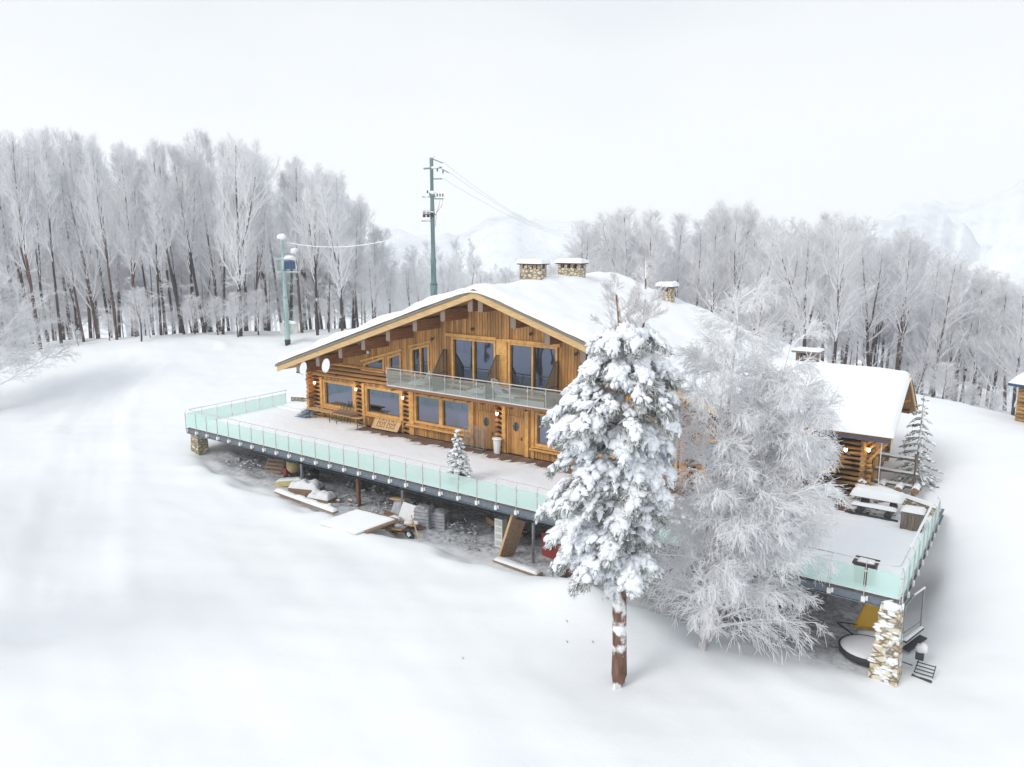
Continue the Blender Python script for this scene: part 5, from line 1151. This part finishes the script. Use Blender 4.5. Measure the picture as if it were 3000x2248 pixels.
for a in (.7, .95): m.tube([Q0+rt3*a+Vector((0, 0, zz(432))), Q0+rt3*(a-.1)+Vector((0, 0, zz(445))), Q0+rt3*.35+Vector((0, 0, zz(460))), Q0+rt3*.25+Vector((0, 0, zz(490)))], .02, 5)
m.build('jumper_wire', REDW, t)
def cable(name, a, b, sag, r, mat, label, group=None, n=24):
    a = Vector(a); b = Vector(b); t = MB().tube([a.lerp(b, i/n)-Vector((0, 0, sag*4*(i/n)*(1-i/n))) for i in range(n+1)], r, 5)
    o = t.build(name, mat, None, origin=(0, 0, 0)); return tag(o, label, 'cable', group)
cable('cable', cable_a, Q0-rt3*.9+Vector((0, 0, zz(497))), .9, .04, SNOW, 'snow coated cable sagging between the two utility poles')
for i, (a, dy) in enumerate(((1.0, 350), (1.5, 372), (.9, 385))):
    ex, ey = pos(1250+30*i, 190)
    WIRE = flat('far_wire', (.42, .42, .44), .6, bs=0) if i == 0 else WIRE
    cable('power_line', Q0+rt3*a+Vector((0, 0, zz(dy))), (ex, ey, zat(495+8*i, 190)), 2.5, .013, WIRE, ['topmost thin power line running off behind the lodge', 'middle thin power line running off behind the lodge', 'lowest thin power line running off behind the lodge'][i], 'power lines')

# ------------------------------------------------------------------ trees: vectorised branch growth
def nrm(a): return a/np.maximum(np.linalg.norm(a, axis=-1, keepdims=True), 1e-9)
def grow(rng, p0, d0, L_, r0, r1, k, wob=.15, bend=0.0):
    n = len(p0); P = np.empty((n, k+1, 3)); P[:, 0] = p0; d = nrm(d0.copy()); st = (np.asarray(L_)/k)[:, None]
    for i in range(k):
        d = nrm(d+rng.normal(size=(n, 3))*wob+np.array([0, 0, 1.])*bend); P[:, i+1] = P[:, i]+d*st
    t = np.linspace(0, 1, k+1)[None, :]; Rr = np.asarray(r0)[:, None]*(1-t)+np.asarray(r1)[:, None]*t
    return P, Rr
def spawn(rng, P, n, tmin, tmax, ang, angv=.15, flatz=1.0):
    N_, K_, _ = P.shape; k = K_-1
    par = np.repeat(np.arange(N_), n); t = rng.uniform(tmin, tmax, len(par)); s = t*k; i = np.minimum(s.astype(int), k-1); f = (s-i)[:, None]
    p = P[par, i]*(1-f)+P[par, i+1]*f; tan = nrm(P[par, i+1]-P[par, i])
    rv = rng.normal(size=(len(par), 3)); rv[:, 2] *= flatz; perp = nrm(rv-tan*np.sum(rv*tan, 1, keepdims=True))
    a = (ang+rng.normal(size=len(par))*angv)[:, None]; return p, np.cos(a)*tan+np.sin(a)*perp, t, par
def tubes(P, Rr, n=3):
    N_, K_, _ = P.shape; tan = np.empty_like(P); tan[:, 1:-1] = P[:, 2:]-P[:, :-2]; tan[:, 0] = P[:, 1]-P[:, 0]; tan[:, -1] = P[:, -1]-P[:, -2]; tan = nrm(tan)
    ref = np.where(np.abs(tan[..., 2:3]) < .9, np.array([0, 0, 1.]), np.array([1., 0, 0])); u = nrm(np.cross(tan, ref)); v = np.cross(tan, u)
    a = 2*PI*np.arange(n)/n + (PI/2 if n == 3 else 0)
    V = P[:, :, None]+Rr[:, :, None, None]*(u[:, :, None]*np.cos(a)[None, None, :, None]+v[:, :, None]*np.sin(a)[None, None, :, None])
    idx = np.arange(N_*K_*n).reshape(N_, K_, n); A = idx[:, :-1]; B = idx[:, 1:]
    F = np.stack([A, np.roll(A, -1, 2), np.roll(B, -1, 2), B], -1).reshape(-1, 4)
    return V.reshape(-1, 3), F
def merge(parts):
    V = []; F = []; o = 0
    for v, f in parts: V.append(v); F.append(f+o); o += len(v)
    return np.concatenate(V), F
def beech(seed, H_=20., spread=.3, t0=.34, nprim=38, forks=1, ang=.75, up=.10):
    rng = np.random.default_rng(seed); f_ = np.full
    p0 = np.zeros((1, 3)); d0 = np.array([[rng.normal()*.04, rng.normal()*.04, 1]])
    T, TR = grow(rng, p0, d0, [H_], [.25], [.035], 16, .02, .01); tr = [tubes(T, TR, 8)]
    lead = [(T, TR)]
    if forks > 1:
        p, d, t, _ = spawn(rng, T, forks-1, .18, .45, .3, .06); Tf, Rf = grow(rng, p, d, H_*(1-t)*.92, .13*(1-t)+.05, np.full(len(p), .02), 14, .03, .07); tr.append(tubes(Tf, Rf, 7)); lead.append((Tf, Rf))
    cr_ = []
    for Tl, Rl in lead:
        n1 = nprim if Tl is T else int(nprim*.55)
        p, d, t, _ = spawn(rng, Tl, n1, t0 if Tl is T else .12, .985, ang, .16)
        Lp = H_*spread*(1.08-t)**.85*rng.uniform(.6, 1.15, len(t))+.8; A, AR = grow(rng, p, d, Lp, .035+.06*(1-t), np.full(len(t), .012), 7, .07, up); cr_.append(tubes(A, AR, 4))
        p, d, t2, pr = spawn(rng, A, 9, .12, .98, .6, .1, .5); L2 = Lp[pr]*.46*(1.15-t2)+.35; B, BR = grow(rng, p, d, L2, np.full(len(t2), .034), np.full(len(t2), .013), 4, .06, .06); cr_.append(tubes(B, BR, 3))
        p, d, t3, pr3 = spawn(rng, B, 5, .1, .98, .5, .18, .6); L3 = L2[pr3]*.45+.22; C_, CR = grow(rng, p, d, L3, np.full(len(t3), .014), np.full(len(t3), .008), 2, .1, .06); cr_.append(tubes(C_, CR, 3))
        p, d, t4, pr4 = spawn(rng, C_, 1, .2, .9, .6, .2, .7); D_, DR = grow(rng, p, d, L3[pr4]*.7, np.full(len(t4), .014), np.full(len(t4), .009), 1, .1, .0); cr_.append(tubes(D_, DR, 3))
    # thin low branches, laden
    p, d, t, _ = spawn(rng, T, 5, .08, .4, 1.25, .2); Lq = rng.uniform(1., 3.2, len(t)); A, AR = grow(rng, p, d, Lq, np.full(len(t), .025), np.full(len(t), .01), 5, .1, .02); cr_.append(tubes(A, AR, 4))
    p, d, t2, pr = spawn(rng, A, 8, .2, .98, .8, .2, .3); B, BR = grow(rng, p, d, Lq[pr]*.3, np.full(len(t2), .018), np.full(len(t2), .01), 3, .1, 0); cr_.append(tubes(B, BR, 3))
    p, d, t2, pr = spawn(rng, B, 5, .2, .98, .8, .2, .3); B, BR = grow(rng, p, d, np.full(len(t2), .25), np.full(len(t2), .014), np.full(len(t2), .01), 1, .1, 0); cr_.append(tubes(B, BR, 3))
    return merge(tr), merge(cr_)
VAR = []
specs = [(11, 20, .34, .34, 34, 1, .5), (12, 20, .36, .24, 34, 2, .55), (13, 20, .3, .42, 30, 1, .45), (14, 20, .42, .16, 40, 1, .7), (15, 20, .36, .26, 30, 3, .5), (16, 20, .45, .1, 42, 2, .8), (17, 20, .34, .36, 32, 2, .5)]
for i, (sd_, hh, spd, t0, npr, fk, an) in enumerate(specs):
    (tv, tf), (cv, cf) = beech(sd_, hh, spd, t0, npr, fk, an)
    mt = np_mesh('trunk', tv, tf); mt.materials.append(BARK if i % 3 else BARKR); mc = np_mesh('crown', cv, cf); mc.materials.append(FROSTW if i % 3 == 1 else FROST)
    mt.polygons.foreach_set('use_smooth', [True]*len(mt.polygons)); VAR.append((mt, mc))
def place_tree(x, y, h, v, label, group, name='bare_tree', zoff=-.15, wide=1.0, lean=(0, 0), cat='tree'):
    r_ = thing(name, (x, y, gnd(x, y)+zoff), label, cat, group); r_.rotation_euler = (lean[0], lean[1], random.uniform(0, 2*PI)); s = h/20.; r_.scale = (s*wide, s*wide, s)
    for nm, me in zip(('trunk', 'crown'), VAR[v]):
        o = D.objects.new(nm, me); col.objects.link(o); o.parent = r_
    return r_
LP = [(-250, 340), (-60, 312), (0, 308), (90, 298), (150, 300), (240, 308), (300, 330), (350, 338), (420, 304), (520, 305), (560, 342), (640, 352), (740, 385), (790, 470), (850, 535), (900, 520), (960, 485), (1010, 500), (1060, 560), (1100, 580), (1150, 570), (1230, 545)]
RP = [(1230, 560), (1290, 520), (1330, 470), (1375, 445), (1430, 470), (1480, 462), (1540, 458), (1600, 436), (1650, 478), (1700, 500), (1750, 498), (1800, 465), (1860, 478), (1900, 530), (1950, 500), (2000, 505), (2060, 560), (2130, 590), (2212, 605), (2400, 590)]
rnd = random.Random(21)
def wood(prof, rows, side, word):
    n = 0
    for (dep, step, jit, zone) in rows:
        x = prof[0][0]+rnd.uniform(0, step)
        while x < prof[-1][0]:
            if zone[0] < x < zone[1]:
                top = np.interp(x, [p[0] for p in prof], [p[1] for p in prof]); dp = dep+rnd.uniform(-jit, jit)
                X, Y = pos(x, dp); zg = gnd(X, Y)
                zt = zat(top+rnd.choice((0, 6, 18, 34, 60))*rnd.uniform(.4, 1.2), dp)
                h = max(5.5, min(30, zt-zg)); v = rnd.choice((0, 0, 1, 2, 2, 3, 4, 6, 6) if side == 'L' else (0, 1, 3, 3, 4, 5, 6, 6))
                if side == 'L' and dep == rows[0][0] and abs(x-612) < 26: x += step*.6; continue
                row = 'front' if dep == rows[0][0] else ('back' if dep == rows[-1][0] else 'inner')
                place_tree(X, Y, h, v, word[row], 'trees of the '+('left' if side == 'L' else 'right')+' wood, '+row+' rows', wide=rnd.uniform(.8, 1.05)*min(1.25, max(.75, 15/h)), lean=(rnd.gauss(0, .02), rnd.gauss(0, .02)))
                n += 1
            x += step*rnd.uniform(.6, 1.4)
    return n
nl = wood(LP, [(81, 42, 2.5, (-80, 735)), (87, 42, 3, (-100, 780)), (95, 46, 3, (-100, 820))], 'L',
     {'front': 'tall frosted leafless beech at the front edge of the left wood', 'inner': 'frosted leafless beech inside the left wood behind the front trunks', 'back': 'hazy frosted leafless tree at the back of the left wood'})
nr_ = wood(RP, [(66, 62, 3, (1640, 2330)), (76, 46, 3, (1260, 2330)), (86, 50, 4, (1240, 2330))], 'R',
     {'front': 'frosted leafless tree with bare trunk at the front of the right wood', 'inner': 'frosted leafless tree inside the right wood behind the front trunks', 'back': 'hazy frosted leafless tree at the back of the right wood'})
# lower trees filling the inside of the woods
for i in range(64):
    L_side = i < 36; x = rnd.uniform(-90, 800) if L_side else rnd.uniform(1250, 2300); dp = rnd.uniform(88, 104) if L_side else rnd.uniform(78, 95); X, Y = pos(x, dp)
    place_tree(X, Y, rnd.uniform(7, 12), rnd.choice((3, 5, 5)), 'lower bushy frosted tree filling the inside of the '+('left' if L_side else 'right')+' wood', 'lower trees inside the '+('left' if L_side else 'right')+' wood', wide=1.25)
# the far wood behind: one mass of frosted trees on the falling slope
def far_tree(sd):
    rng = np.random.default_rng(sd); T, TR = grow(rng, np.zeros((1, 3)), np.array([[0, 0, 1.]]), [20.], [.22], [.04], 6, .02, 0)
    p, d, t, _ = spawn(rng, T, 34, .2, .98, .6, .15); Lp = 20*.36*(1.08-t)+.6; A, AR = grow(rng, p, d, Lp, .08*(1.2-t), np.full(len(t), .02), 3, .1, .1)
    p, d, t2, pr = spawn(rng, A, 12, .1, .98, .7, .2); B, BR = grow(rng, p, d, Lp[pr]*.3+.3, np.full(len(t2), .035), np.full(len(t2), .02), 2, .12, .05)
    v_, f_ = merge([tubes(T, TR, 4), tubes(A, AR, 3), tubes(B, BR, 3)]); return v_, np.concatenate(f_)
FT = [far_tree(s_) for s_ in (1, 2, 3, 4)]
fp = []
for i in range(230):
    x = rnd.uniform(-150, 1260) if i < 130 else rnd.uniform(1230, 2400); prof = LP if i < 130 else RP; dp = rnd.uniform(104, 165) if i < 130 else rnd.uniform(98, 150)
    top = np.interp(x, [p[0] for p in prof], [p[1] for p in prof])+rnd.uniform(15, 80); X, Y = pos(x, dp); zg = gnd(X, Y); h = max(8, min(34, zat(top, dp)-zg)); v, f = FT[rnd.randrange(4)]; a = rnd.uniform(0, 6.28); s_ = h/20
    vv = np.stack([(v[:, 0]*math.cos(a)-v[:, 1]*math.sin(a))*s_*.9+X, (v[:, 0]*math.sin(a)+v[:, 1]*math.cos(a))*s_*.9+Y, v[:, 2]*s_+zg], -1); fp.append((vv, f))
v, f = merge(fp); tag(link('far_wood', np_mesh('far_wood', v, f), FROST), kind='stuff')
# tall trees standing left of the slope (they show in the gable windows)
for i, (X, Y) in enumerate(((-44, 4), (-49, -3), (-54, 3), (-58, -5), (-40, -6), (-63, 2), (-51, -10), (-36, 1))):
    place_tree(X, Y, 17+i % 3, (0, 1, 3)[i % 3], 'frosted tree on the near side of the slope, mirrored in the gable windows', 'trees mirrored in the windows')
# small rows between, behind the lodge
for i, (x, dp, top, v) in enumerate(((800, 84, 560, 3), (835, 90, 570, 5), (880, 84, 575, 5), (905, 92, 540, 3), (960, 84, 575, 5), (1005, 90, 560, 3), (1045, 84, 590, 5), (1095, 95, 585, 5), (1150, 95, 580, 3), (1200, 98, 575, 5))):
    X, Y = pos(x, dp); place_tree(X, Y, max(4, zat(top, dp)-gnd(X, Y)), v, 'low bushy frosted tree in the gap between the two woods behind the lodge', 'low trees behind the lodge', wide=1.15)
# undergrowth at the wood edge
for i, (x, dp) in enumerate(((60, 80), (145, 79), (215, 80), (285, 77), (305, 79), (355, 80), (405, 80), (455, 80), (500, 79), (545, 80), (640, 82), (700, 82), (2010, 66), (2075, 64), (2140, 64), (2190, 62), (1700, 68), (1770, 68))):
    X, Y = pos(x, dp); place_tree(X, Y, rnd.uniform(2.2, 5.2), rnd.choice((3, 5)), 'low frosted shrub among the trunk feet at the edge of the '+('left' if x < 1000 else 'right')+' wood', 'undergrowth of the '+('left' if x < 1000 else 'right')+' wood', 'frosted_shrub', wide=1.5, cat='shrub')
# slender sapling stems in the left wood
(stv, stf), (scv, scf) = beech(31, 20., .1, .55, 16, 1, .6); ms_ = np_mesh('trunk', stv*np.array([.55, .55, 1]), stf); ms_.materials.append(BARK); mc_ = np_mesh('crown', scv, scf); mc_.materials.append(FROST); VAR.append((ms_, mc_))
for i in range(34):
    x = rnd.uniform(-60, 780) if i < 22 else rnd.uniform(1660, 2200); dp = rnd.uniform(81, 98) if i < 22 else rnd.uniform(68, 90); X, Y = pos(x, dp)
    place_tree(X, Y, rnd.uniform(8, 15), 7, 'slender young frosted stem between the bigger trees of the '+('left' if i < 22 else 'right')+' wood', 'young stems in the '+('left' if i < 22 else 'right')+' wood', 'young_tree', lean=(rnd.gauss(0, .04), rnd.gauss(0, .04)))

# spreading frosted tree reaching in at the left edge
def spread_tree(seed, nprim, L1, r1, droop, H_, dens=(12, 9, 4), trunk_r=.2):
    rng = np.random.default_rng(seed); T, TR = grow(rng, np.zeros((1, 3)), np.array([[.0, 0, 1.]]), [H_], [trunk_r], [.03], 12, .04, 0)
    cr_ = []; p, d, t, _ = spawn(rng, T, nprim, .12, .98, 1.0, .25); Lp = L1*(1.1-.75*t)*rng.uniform(.7, 1.1, len(t))
    A, AR = grow(rng, p, d, Lp, .02+.06*(1-t), np.full(len(t), .014), 9, .08, droop); cr_.append(tubes(A, AR, 5))
    p, d, t2, pr = spawn(rng, A, dens[0], .12, .98, .6, .15, .6); L2 = Lp[pr]*.36*(1.2-t2)+.25; B, BR = grow(rng, p, d, L2, np.full(len(t2), .022), np.full(len(t2), .012), 5, .1, droop*.8); cr_.append(tubes(B, BR, 3))
    p, d, t3, pr3 = spawn(rng, B, dens[1], .08, .98, .6, .2, .7); L3 = L2[pr3]*.42+.15; C_, CR = grow(rng, p, d, L3, np.full(len(t3), .014), np.full(len(t3), .009), 3, .12, droop*.8); cr_.append(tubes(C_, CR, 3))
    if dens[2]: p, d, t4, pr4 = spawn(rng, C_, dens[2], .1, .95, .6, .2, .8); E_, ER = grow(rng, p, d, L3[pr4]*.55, np.full(len(t4), .011), np.full(len(t4), .008), 2, .12, droop*.8); cr_.append(tubes(E_, ER, 3))
    return [tubes(T, TR, 10)], cr_
X, Y = pos(-62, 62)
tr, cr_ = spread_tree(5, 56, 7.8, .1, -.03, 10.5, (12, 9, 3))
t = thing('frosted_bush', (X, Y, gnd(X, Y)-.3), 'wide frosted tree with spreading laden boughs at the left edge of the picture', 'tree')
v, f = merge(tr); link('trunk', np_mesh('trunk', v, f), BARK, t); v, f = merge(cr_); link('crown', np_mesh('crown', v, f), FROST, t)

# the white weeping birch beside the pine
def birch():
    rng = np.random.default_rng(8); T, TR = grow(rng, np.zeros((5, 3)), np.array([[.13, .09, 1], [.27, .19, 1], [.0, .0, 1], [.22, -.05, 1], [.36, .25, 1.]]), np.array([14.2, 12.4, 11.5, 11.5, 9.5]), np.array([.15, .1, .09, .09, .08]), np.full(5, .008), 14, .035, .02)
    cr_ = []; p, d, t, pr0 = spawn(rng, T, 36, .1, .99, .8, .2); Lp = (3.3*(1.08-t)**.7+.5)*rng.uniform(.6, 1.1, len(t))
    A, AR = grow(rng, p, d, Lp, .018+.03*(1-t), np.full(len(t), .011), 10, .07, -.035); cr_.append(tubes(A, AR, 4))
    p, d, t2, pr = spawn(rng, A, 13, .15, .99, .55, .15, .8); L2 = Lp[pr]*.32*(1.2-t2)+.35; B, BR = grow(rng, p, d, L2, np.full(len(t2), .013), np.full(len(t2), .009), 5, .09, -.11); cr_.append(tubes(B, BR, 3))
    p, d, t3, pr3 = spawn(rng, B, 8, .08, .98, .5, .2, .9); L3 = L2[pr3]*.36+.16; C_, CR = grow(rng, p, d, L3, np.full(len(t3), .009), np.full(len(t3), .006), 3, .12, -.13); cr_.append(tubes(C_, CR, 3))
    p, d, t4, pr4 = spawn(rng, C_, 2, .1, .95, .55, .2, .9); E_, ER = grow(rng, p, d, L3[pr4]*.6, np.full(len(t4), .008), np.full(len(t4), .006), 1, .12, -.1); cr_.append(tubes(E_, ER, 3))
    return [tubes(T, TR, 9)], cr_
bx_, by_ = -9.7, 26.2
tr, cr_ = birch(); t = thing('weeping_birch', (bx_, by_, gnd(bx_, by_)-.2), 'big white weeping birch coated in frost standing right of the pine', 'tree')
v, f = merge(tr); link('trunk', np_mesh('trunk', v, f), BIRCHB, t, True); v, f = merge(cr_)
gz0 = gnd(bx_, by_)-.2
def gsub(V):   # twigs stop at the snow
    zz_ = gz(V[:, 0]+bx_, V[:, 1]+by_)-gz0+.03; V = V.copy(); V[:, 2] = np.maximum(V[:, 2], zz_+0.02*np.sin(V[:, 0]*50)); return V
link('crown', np_mesh('crown', gsub(v), f), FROSTW, t)

# ------------------------------------------------------------------ the pine
PX, PY = -11.5, 22.95; PZ = gnd(PX, PY)
pine = thing('pine_tree', (PX, PY, PZ), 'tall pine heavy with snow lumps over a bare brown trunk, in front of the terrace', 'tree')
rng = np.random.default_rng(77)
Z0 = -PZ
trk = [(0, 0, -1.2), (-.02, 0, .5), (-.03, 0, 1.6), (-.08, 0, 2.9), (-.1, 0, 4.3), (-.16, .02, 6), (-.2, 0, 8), (-.24, 0, 10), (-.28, 0, 12), (-.3, 0, 12.7), (-.4, 0, 13.4), (-.52, .05, 14.0), (-.6, .05, 14.6)]
m = MB().tube(trk, [.34, .28, .255, .25, .24, .21, .19, .16, .12, .085, .06, .035, .012], 14, jit=.1)
m.tube([(-.26, 0, 11.3), (.1, .15, 11.9), (.36, .2, 12.7), (.42, .2, 13.5), (.44, .2, 14.4), (.42, .2, 15.2)], [.1, .085, .06, .045, .025, .01], 9, jit=.1)
me_o = m.build('trunk', PBARK, pine, origin=(0, 0, 0), smooth=True)
def side_u(phi): return math.cos(phi)
tabz = []
for dy, l, r_ in ((720, .4, .6), (750, .95, 1.75), (800, 1.35, 2.35), (850, 2.0, 2.35), (895, 2.75, 2.3), (915, 2.7, 2.2), (950, 2.0, 1.9), (1000, 2.25, 2.0), (1050, 2.65, 1.9), (1100, 2.85, 1.8), (1130, 2.6, 1.3), (1160, 2.2, 1.2), (1200, 2.65, 1.8), (1235, 2.4, 1.65), (1265, 1.2, 1.0)):
    tabz.append((zat(dy, 25.3)-PZ, l*1.1, r_*.98))
tabz.sort(); TZ = np.array(tabz)
crownB = MB(); tufts = []   # (pos, dir)
axis_x = lambda z: np.interp(z, [p[2] for p in trk], [p[0] for p in trk])
whorls = np.linspace(TZ[0, 0]+.75, TZ[-1, 0]-.05, 11)
for wi, wz in enumerate(whorls):
    nb = 9
    for k in range(nb):
        z = wz+rng.normal()*.17; phi = 2*PI*(k+rng.uniform(-.3, .3))/nb+wi*1.9
        d2 = Vector((math.cos(phi), math.sin(phi), 0)); cr2 = d2.dot(Vector((rt[0], rt[1], 0)))
        zt_ = z-.5; Ll = np.interp(zt_, TZ[:, 0], TZ[:, 1]); Rl_ = np.interp(zt_, TZ[:, 0], TZ[:, 2]); mean = (Ll+Rl_)/2*.92
        Lb = (Rl_*cr2+mean*(1-cr2) if cr2 > 0 else Ll*-cr2+mean*(1+cr2))*rng.uniform(.78, 1.02); Lb = max(.35, Lb)
        x0 = axis_x(z); pts = []
        for j in range(7):
            s = j/6; pts.append(Vector((x0+d2.x*Lb*s, d2.y*Lb*s, z+.10*math.sin(s*PI)*Lb-.72*s**2.2*(Lb/2.2))))
        crownB.tube(pts, [.05, .045, .04, .033, .026, .018, .01], 6)
        perp = Vector((-d2.y, d2.x, 0)); ns = int(9+8*Lb)
        for q in range(ns):
            s = rng.uniform(.22, 1.0)**.75; i = min(5, int(s*6)); base = pts[i].lerp(pts[i+1], s*6-i); sl = rng.uniform(.05, .6)*Lb*(1.2-s)*.75*rng.choice((-1, 1)); tip = base+perp*sl+d2*abs(sl)*.5+Vector((0, 0, -.05-.35*abs(sl)))
            crownB.tube([base, base.lerp(tip, .5)+Vector((0, 0, .04)), tip], [.02, .015, .01], 5)
            for h in range(3):
                f2 = rng.uniform(.2, 1.05); pp = base.lerp(tip, f2); dr = (d2*.8+perp*np.sign(sl)*.5*f2+Vector((rng.normal()*.3, rng.normal()*.3, -.25-.55*max(s, f2*.8)+rng.normal()*.15))).normalized(); tufts.append((pp, dr, max(s, .5+.5*f2*(abs(sl) > .4))))
crownB.build('branches', PFROST, pine, origin=(0, 0, 0))
# needles and snow lumps as numpy batches
tp = np.array([list(a) for a, b, c in tufts]); td = np.array([list(b) for a, b, c in tufts]); ts_ = np.array([c for a, b, c in tufts]); NT = len(tp)
nn = 26; dirs = td[:, None]*.9+rng.normal(size=(NT, nn, 3))*.5+np.array([0, 0, -.35]); dirs[..., 2] = np.minimum(dirs[..., 2], .12); dirs = nrm(dirs); ln = rng.uniform(.13, .26, (NT, nn, 1)); b0 = tp[:, None]+td[:, None]*rng.uniform(-.1, .1, (NT, nn, 1))-np.array([0, 0, .03])
sd3 = nrm(np.cross(dirs, rng.normal(size=(NT, nn, 3))))*.012
V = np.stack([b0-sd3, b0+sd3, b0+dirs*ln+sd3*.5, b0+dirs*ln-sd3*.5], 2).reshape(-1, 3); F = np.arange(len(V)).reshape(-1, 4)
link('needles', np_mesh('needles', V, [F]), NEEDLE, pine)
IV, IF = ICO[2]; IV = np.array(IV); IF = np.array(IF); lumps = []
fld = np.array([noise.noise(Vector(p)*.7+Vector((3, 1, 7))) for p in tp])*1.5+np.array([noise.noise(Vector(p)*2.0) for p in tp])*.6
fld = fld-.35*np.exp(-((tp[:, 2]-10.6)/1.3)**2)*(tp @ np.array([rt[0], rt[1], 0]) > -.6)     # the barer dark band on the upper right
bf = np.stack([1+.28*(vnoise(IV[:, 0]*1+i*3.1+5, IV[:, 1]+IV[:, 2]*1.3+i, 1.8, i)-.5)*2 for i in range(12)])
for mode in (0, 1, 2):
    pr_ = np.clip((.95 if mode == 0 else .6)+fld*.9, .12, 1)*(1 if mode == 0 else (ts_ > .6)); sel = np.where(rng.random(NT) < pr_)[0]; K2 = len(sel)
    fwd = td[sel]+rng.normal(size=(K2, 3))*(.2 if mode == 0 else .35)
    if mode: fwd = fwd+np.array([0, 0, -.9])
    fwd = nrm(fwd); up_ = nrm(np.array([0, 0, 1.])-fwd*fwd[:, 2:3]); sid = np.cross(up_, fwd)
    sc_ = (rng.uniform(.7, 1.25, K2)*(1+.35*np.clip(fld[sel], -.6, 1)))[:, None, None]; wv = bf[rng.integers(0, 12, K2)][:, :, None]*IV[None]
    la, lb, lc = (.235, .18, .10) if mode == 0 else (.19, .075, .065)
    loc_ = fwd[:, None]*wv[..., 0:1]*la+sid[:, None]*wv[..., 1:2]*lb+up_[:, None]*wv[..., 2:3]*lc
    c_ = tp[sel][:, None]+np.array([0, 0, .12 if mode == 0 else .0])+(fwd[:, None]*.1+rng.normal(size=(K2, 1, 3))*.05 if mode else 0)
    lumps.append(((c_+loc_*sc_).reshape(-1, 3), (IF[None]+(np.arange(K2)*len(IV))[:, None, None]).reshape(-1, 3)))
v, f = merge(lumps); link('snow_load', np_mesh('snow_load', v, f), BRIGHTENED, pine, smooth=True)
print('tufts', NT)
# bare frosted tops
rg = np.random.default_rng(3)
def topbranches(path, zlo, zhi, n, Lmax):
    P = np.array([path], dtype=float); cr_ = []
    p, d, t, _ = spawn(rg, P, n, .0, .97, 1.15, .15, .35); Lp = Lmax*(1.05-t)**.8*rg.uniform(.55, 1.05, len(t))
    A, AR = grow(rg, p, d, Lp, np.full(len(t), .018), np.full(len(t), .009), 7, .06, .1); cr_.append(tubes(A, AR, 4))
    p, d, t2, pr = spawn(rg, A, 12, .2, .98, .6, .15, .5); L2 = Lp[pr]*.32*(1.2-t2)+.12; B, BR = grow(rg, p, d, L2, np.full(len(t2), .010), np.full(len(t2), .007), 3, .1, .14); cr_.append(tubes(B, BR, 3))
    p, d, t3, pr = spawn(rg, B, 4, .2, .98, .6, .2, .6); C_, CR = grow(rg, p, d, np.full(len(t3), .13), np.full(len(t3), .008), np.full(len(t3), .006), 1, .1, .1); cr_.append(tubes(C_, CR, 3)); return cr_
cr_ = topbranches([trk[i] for i in range(9, 13)], 0, 0, 18, 1.6)+topbranches([(-.26, 0, 11.3), (.1, .15, 11.9), (.36, .2, 12.7), (.42, .2, 13.5), (.44, .2, 14.4), (.42, .2, 15.2)], 0, 0, 40, 1.7)
v, f = merge(cr_); link('bare_top_branches', np_mesh('bare_top_branches', v, f), PFROST, pine)

# dog-eared twig tips poking out of the drift left of the pine
for i, (x, y) in enumerate(((-14.6, 24.4), (-14.1, 23.6), (-13.3, 24.2), (-16.6, 20.3))):
    z = gnd(x, y); MBt = MB().tube([(x, y, z-.05), (x+.02, y, z+.08)], .012, 5).tube([(x, y, z+.02), (x-.05, y, z+.1)], .008, 5)
    tag(MBt.build('dead_twig', BARKR, None, origin=(0, 0, 0)), ['twig tip poking out of the drift, leftmost of three near the pine', 'twig tip poking out of the drift, nearest of three near the pine', 'twig tip poking out of the drift, closest to the pine trunk', 'lone twig tip on the open snow slope in front'][i], 'twig')

# ------------------------------------------------------------------ air
if 1:
    m = D.materials.new('haze'); m.use_nodes = True; n_ = m.node_tree; n_.nodes.clear(); o = n_.nodes.new('ShaderNodeOutputMaterial'); p = n_.nodes.new('ShaderNodeVolumePrincipled')
    p.inputs['Color'].default_value = (.97, .98, 1, 1); p.inputs['Density'].default_value = .0006; p.inputs['Anisotropy'].default_value = 0.2
    n_.links.new(p.outputs[0], o.inputs['Volume'])
    h = MB().box(-1900, 1300, -300, 2300, -75, 190).build('haze', m, None, origin=(0, 0, 0)); tag(h, kind='stuff')
print('objects', len(D.objects), 'left', nl, 'right', nr_)
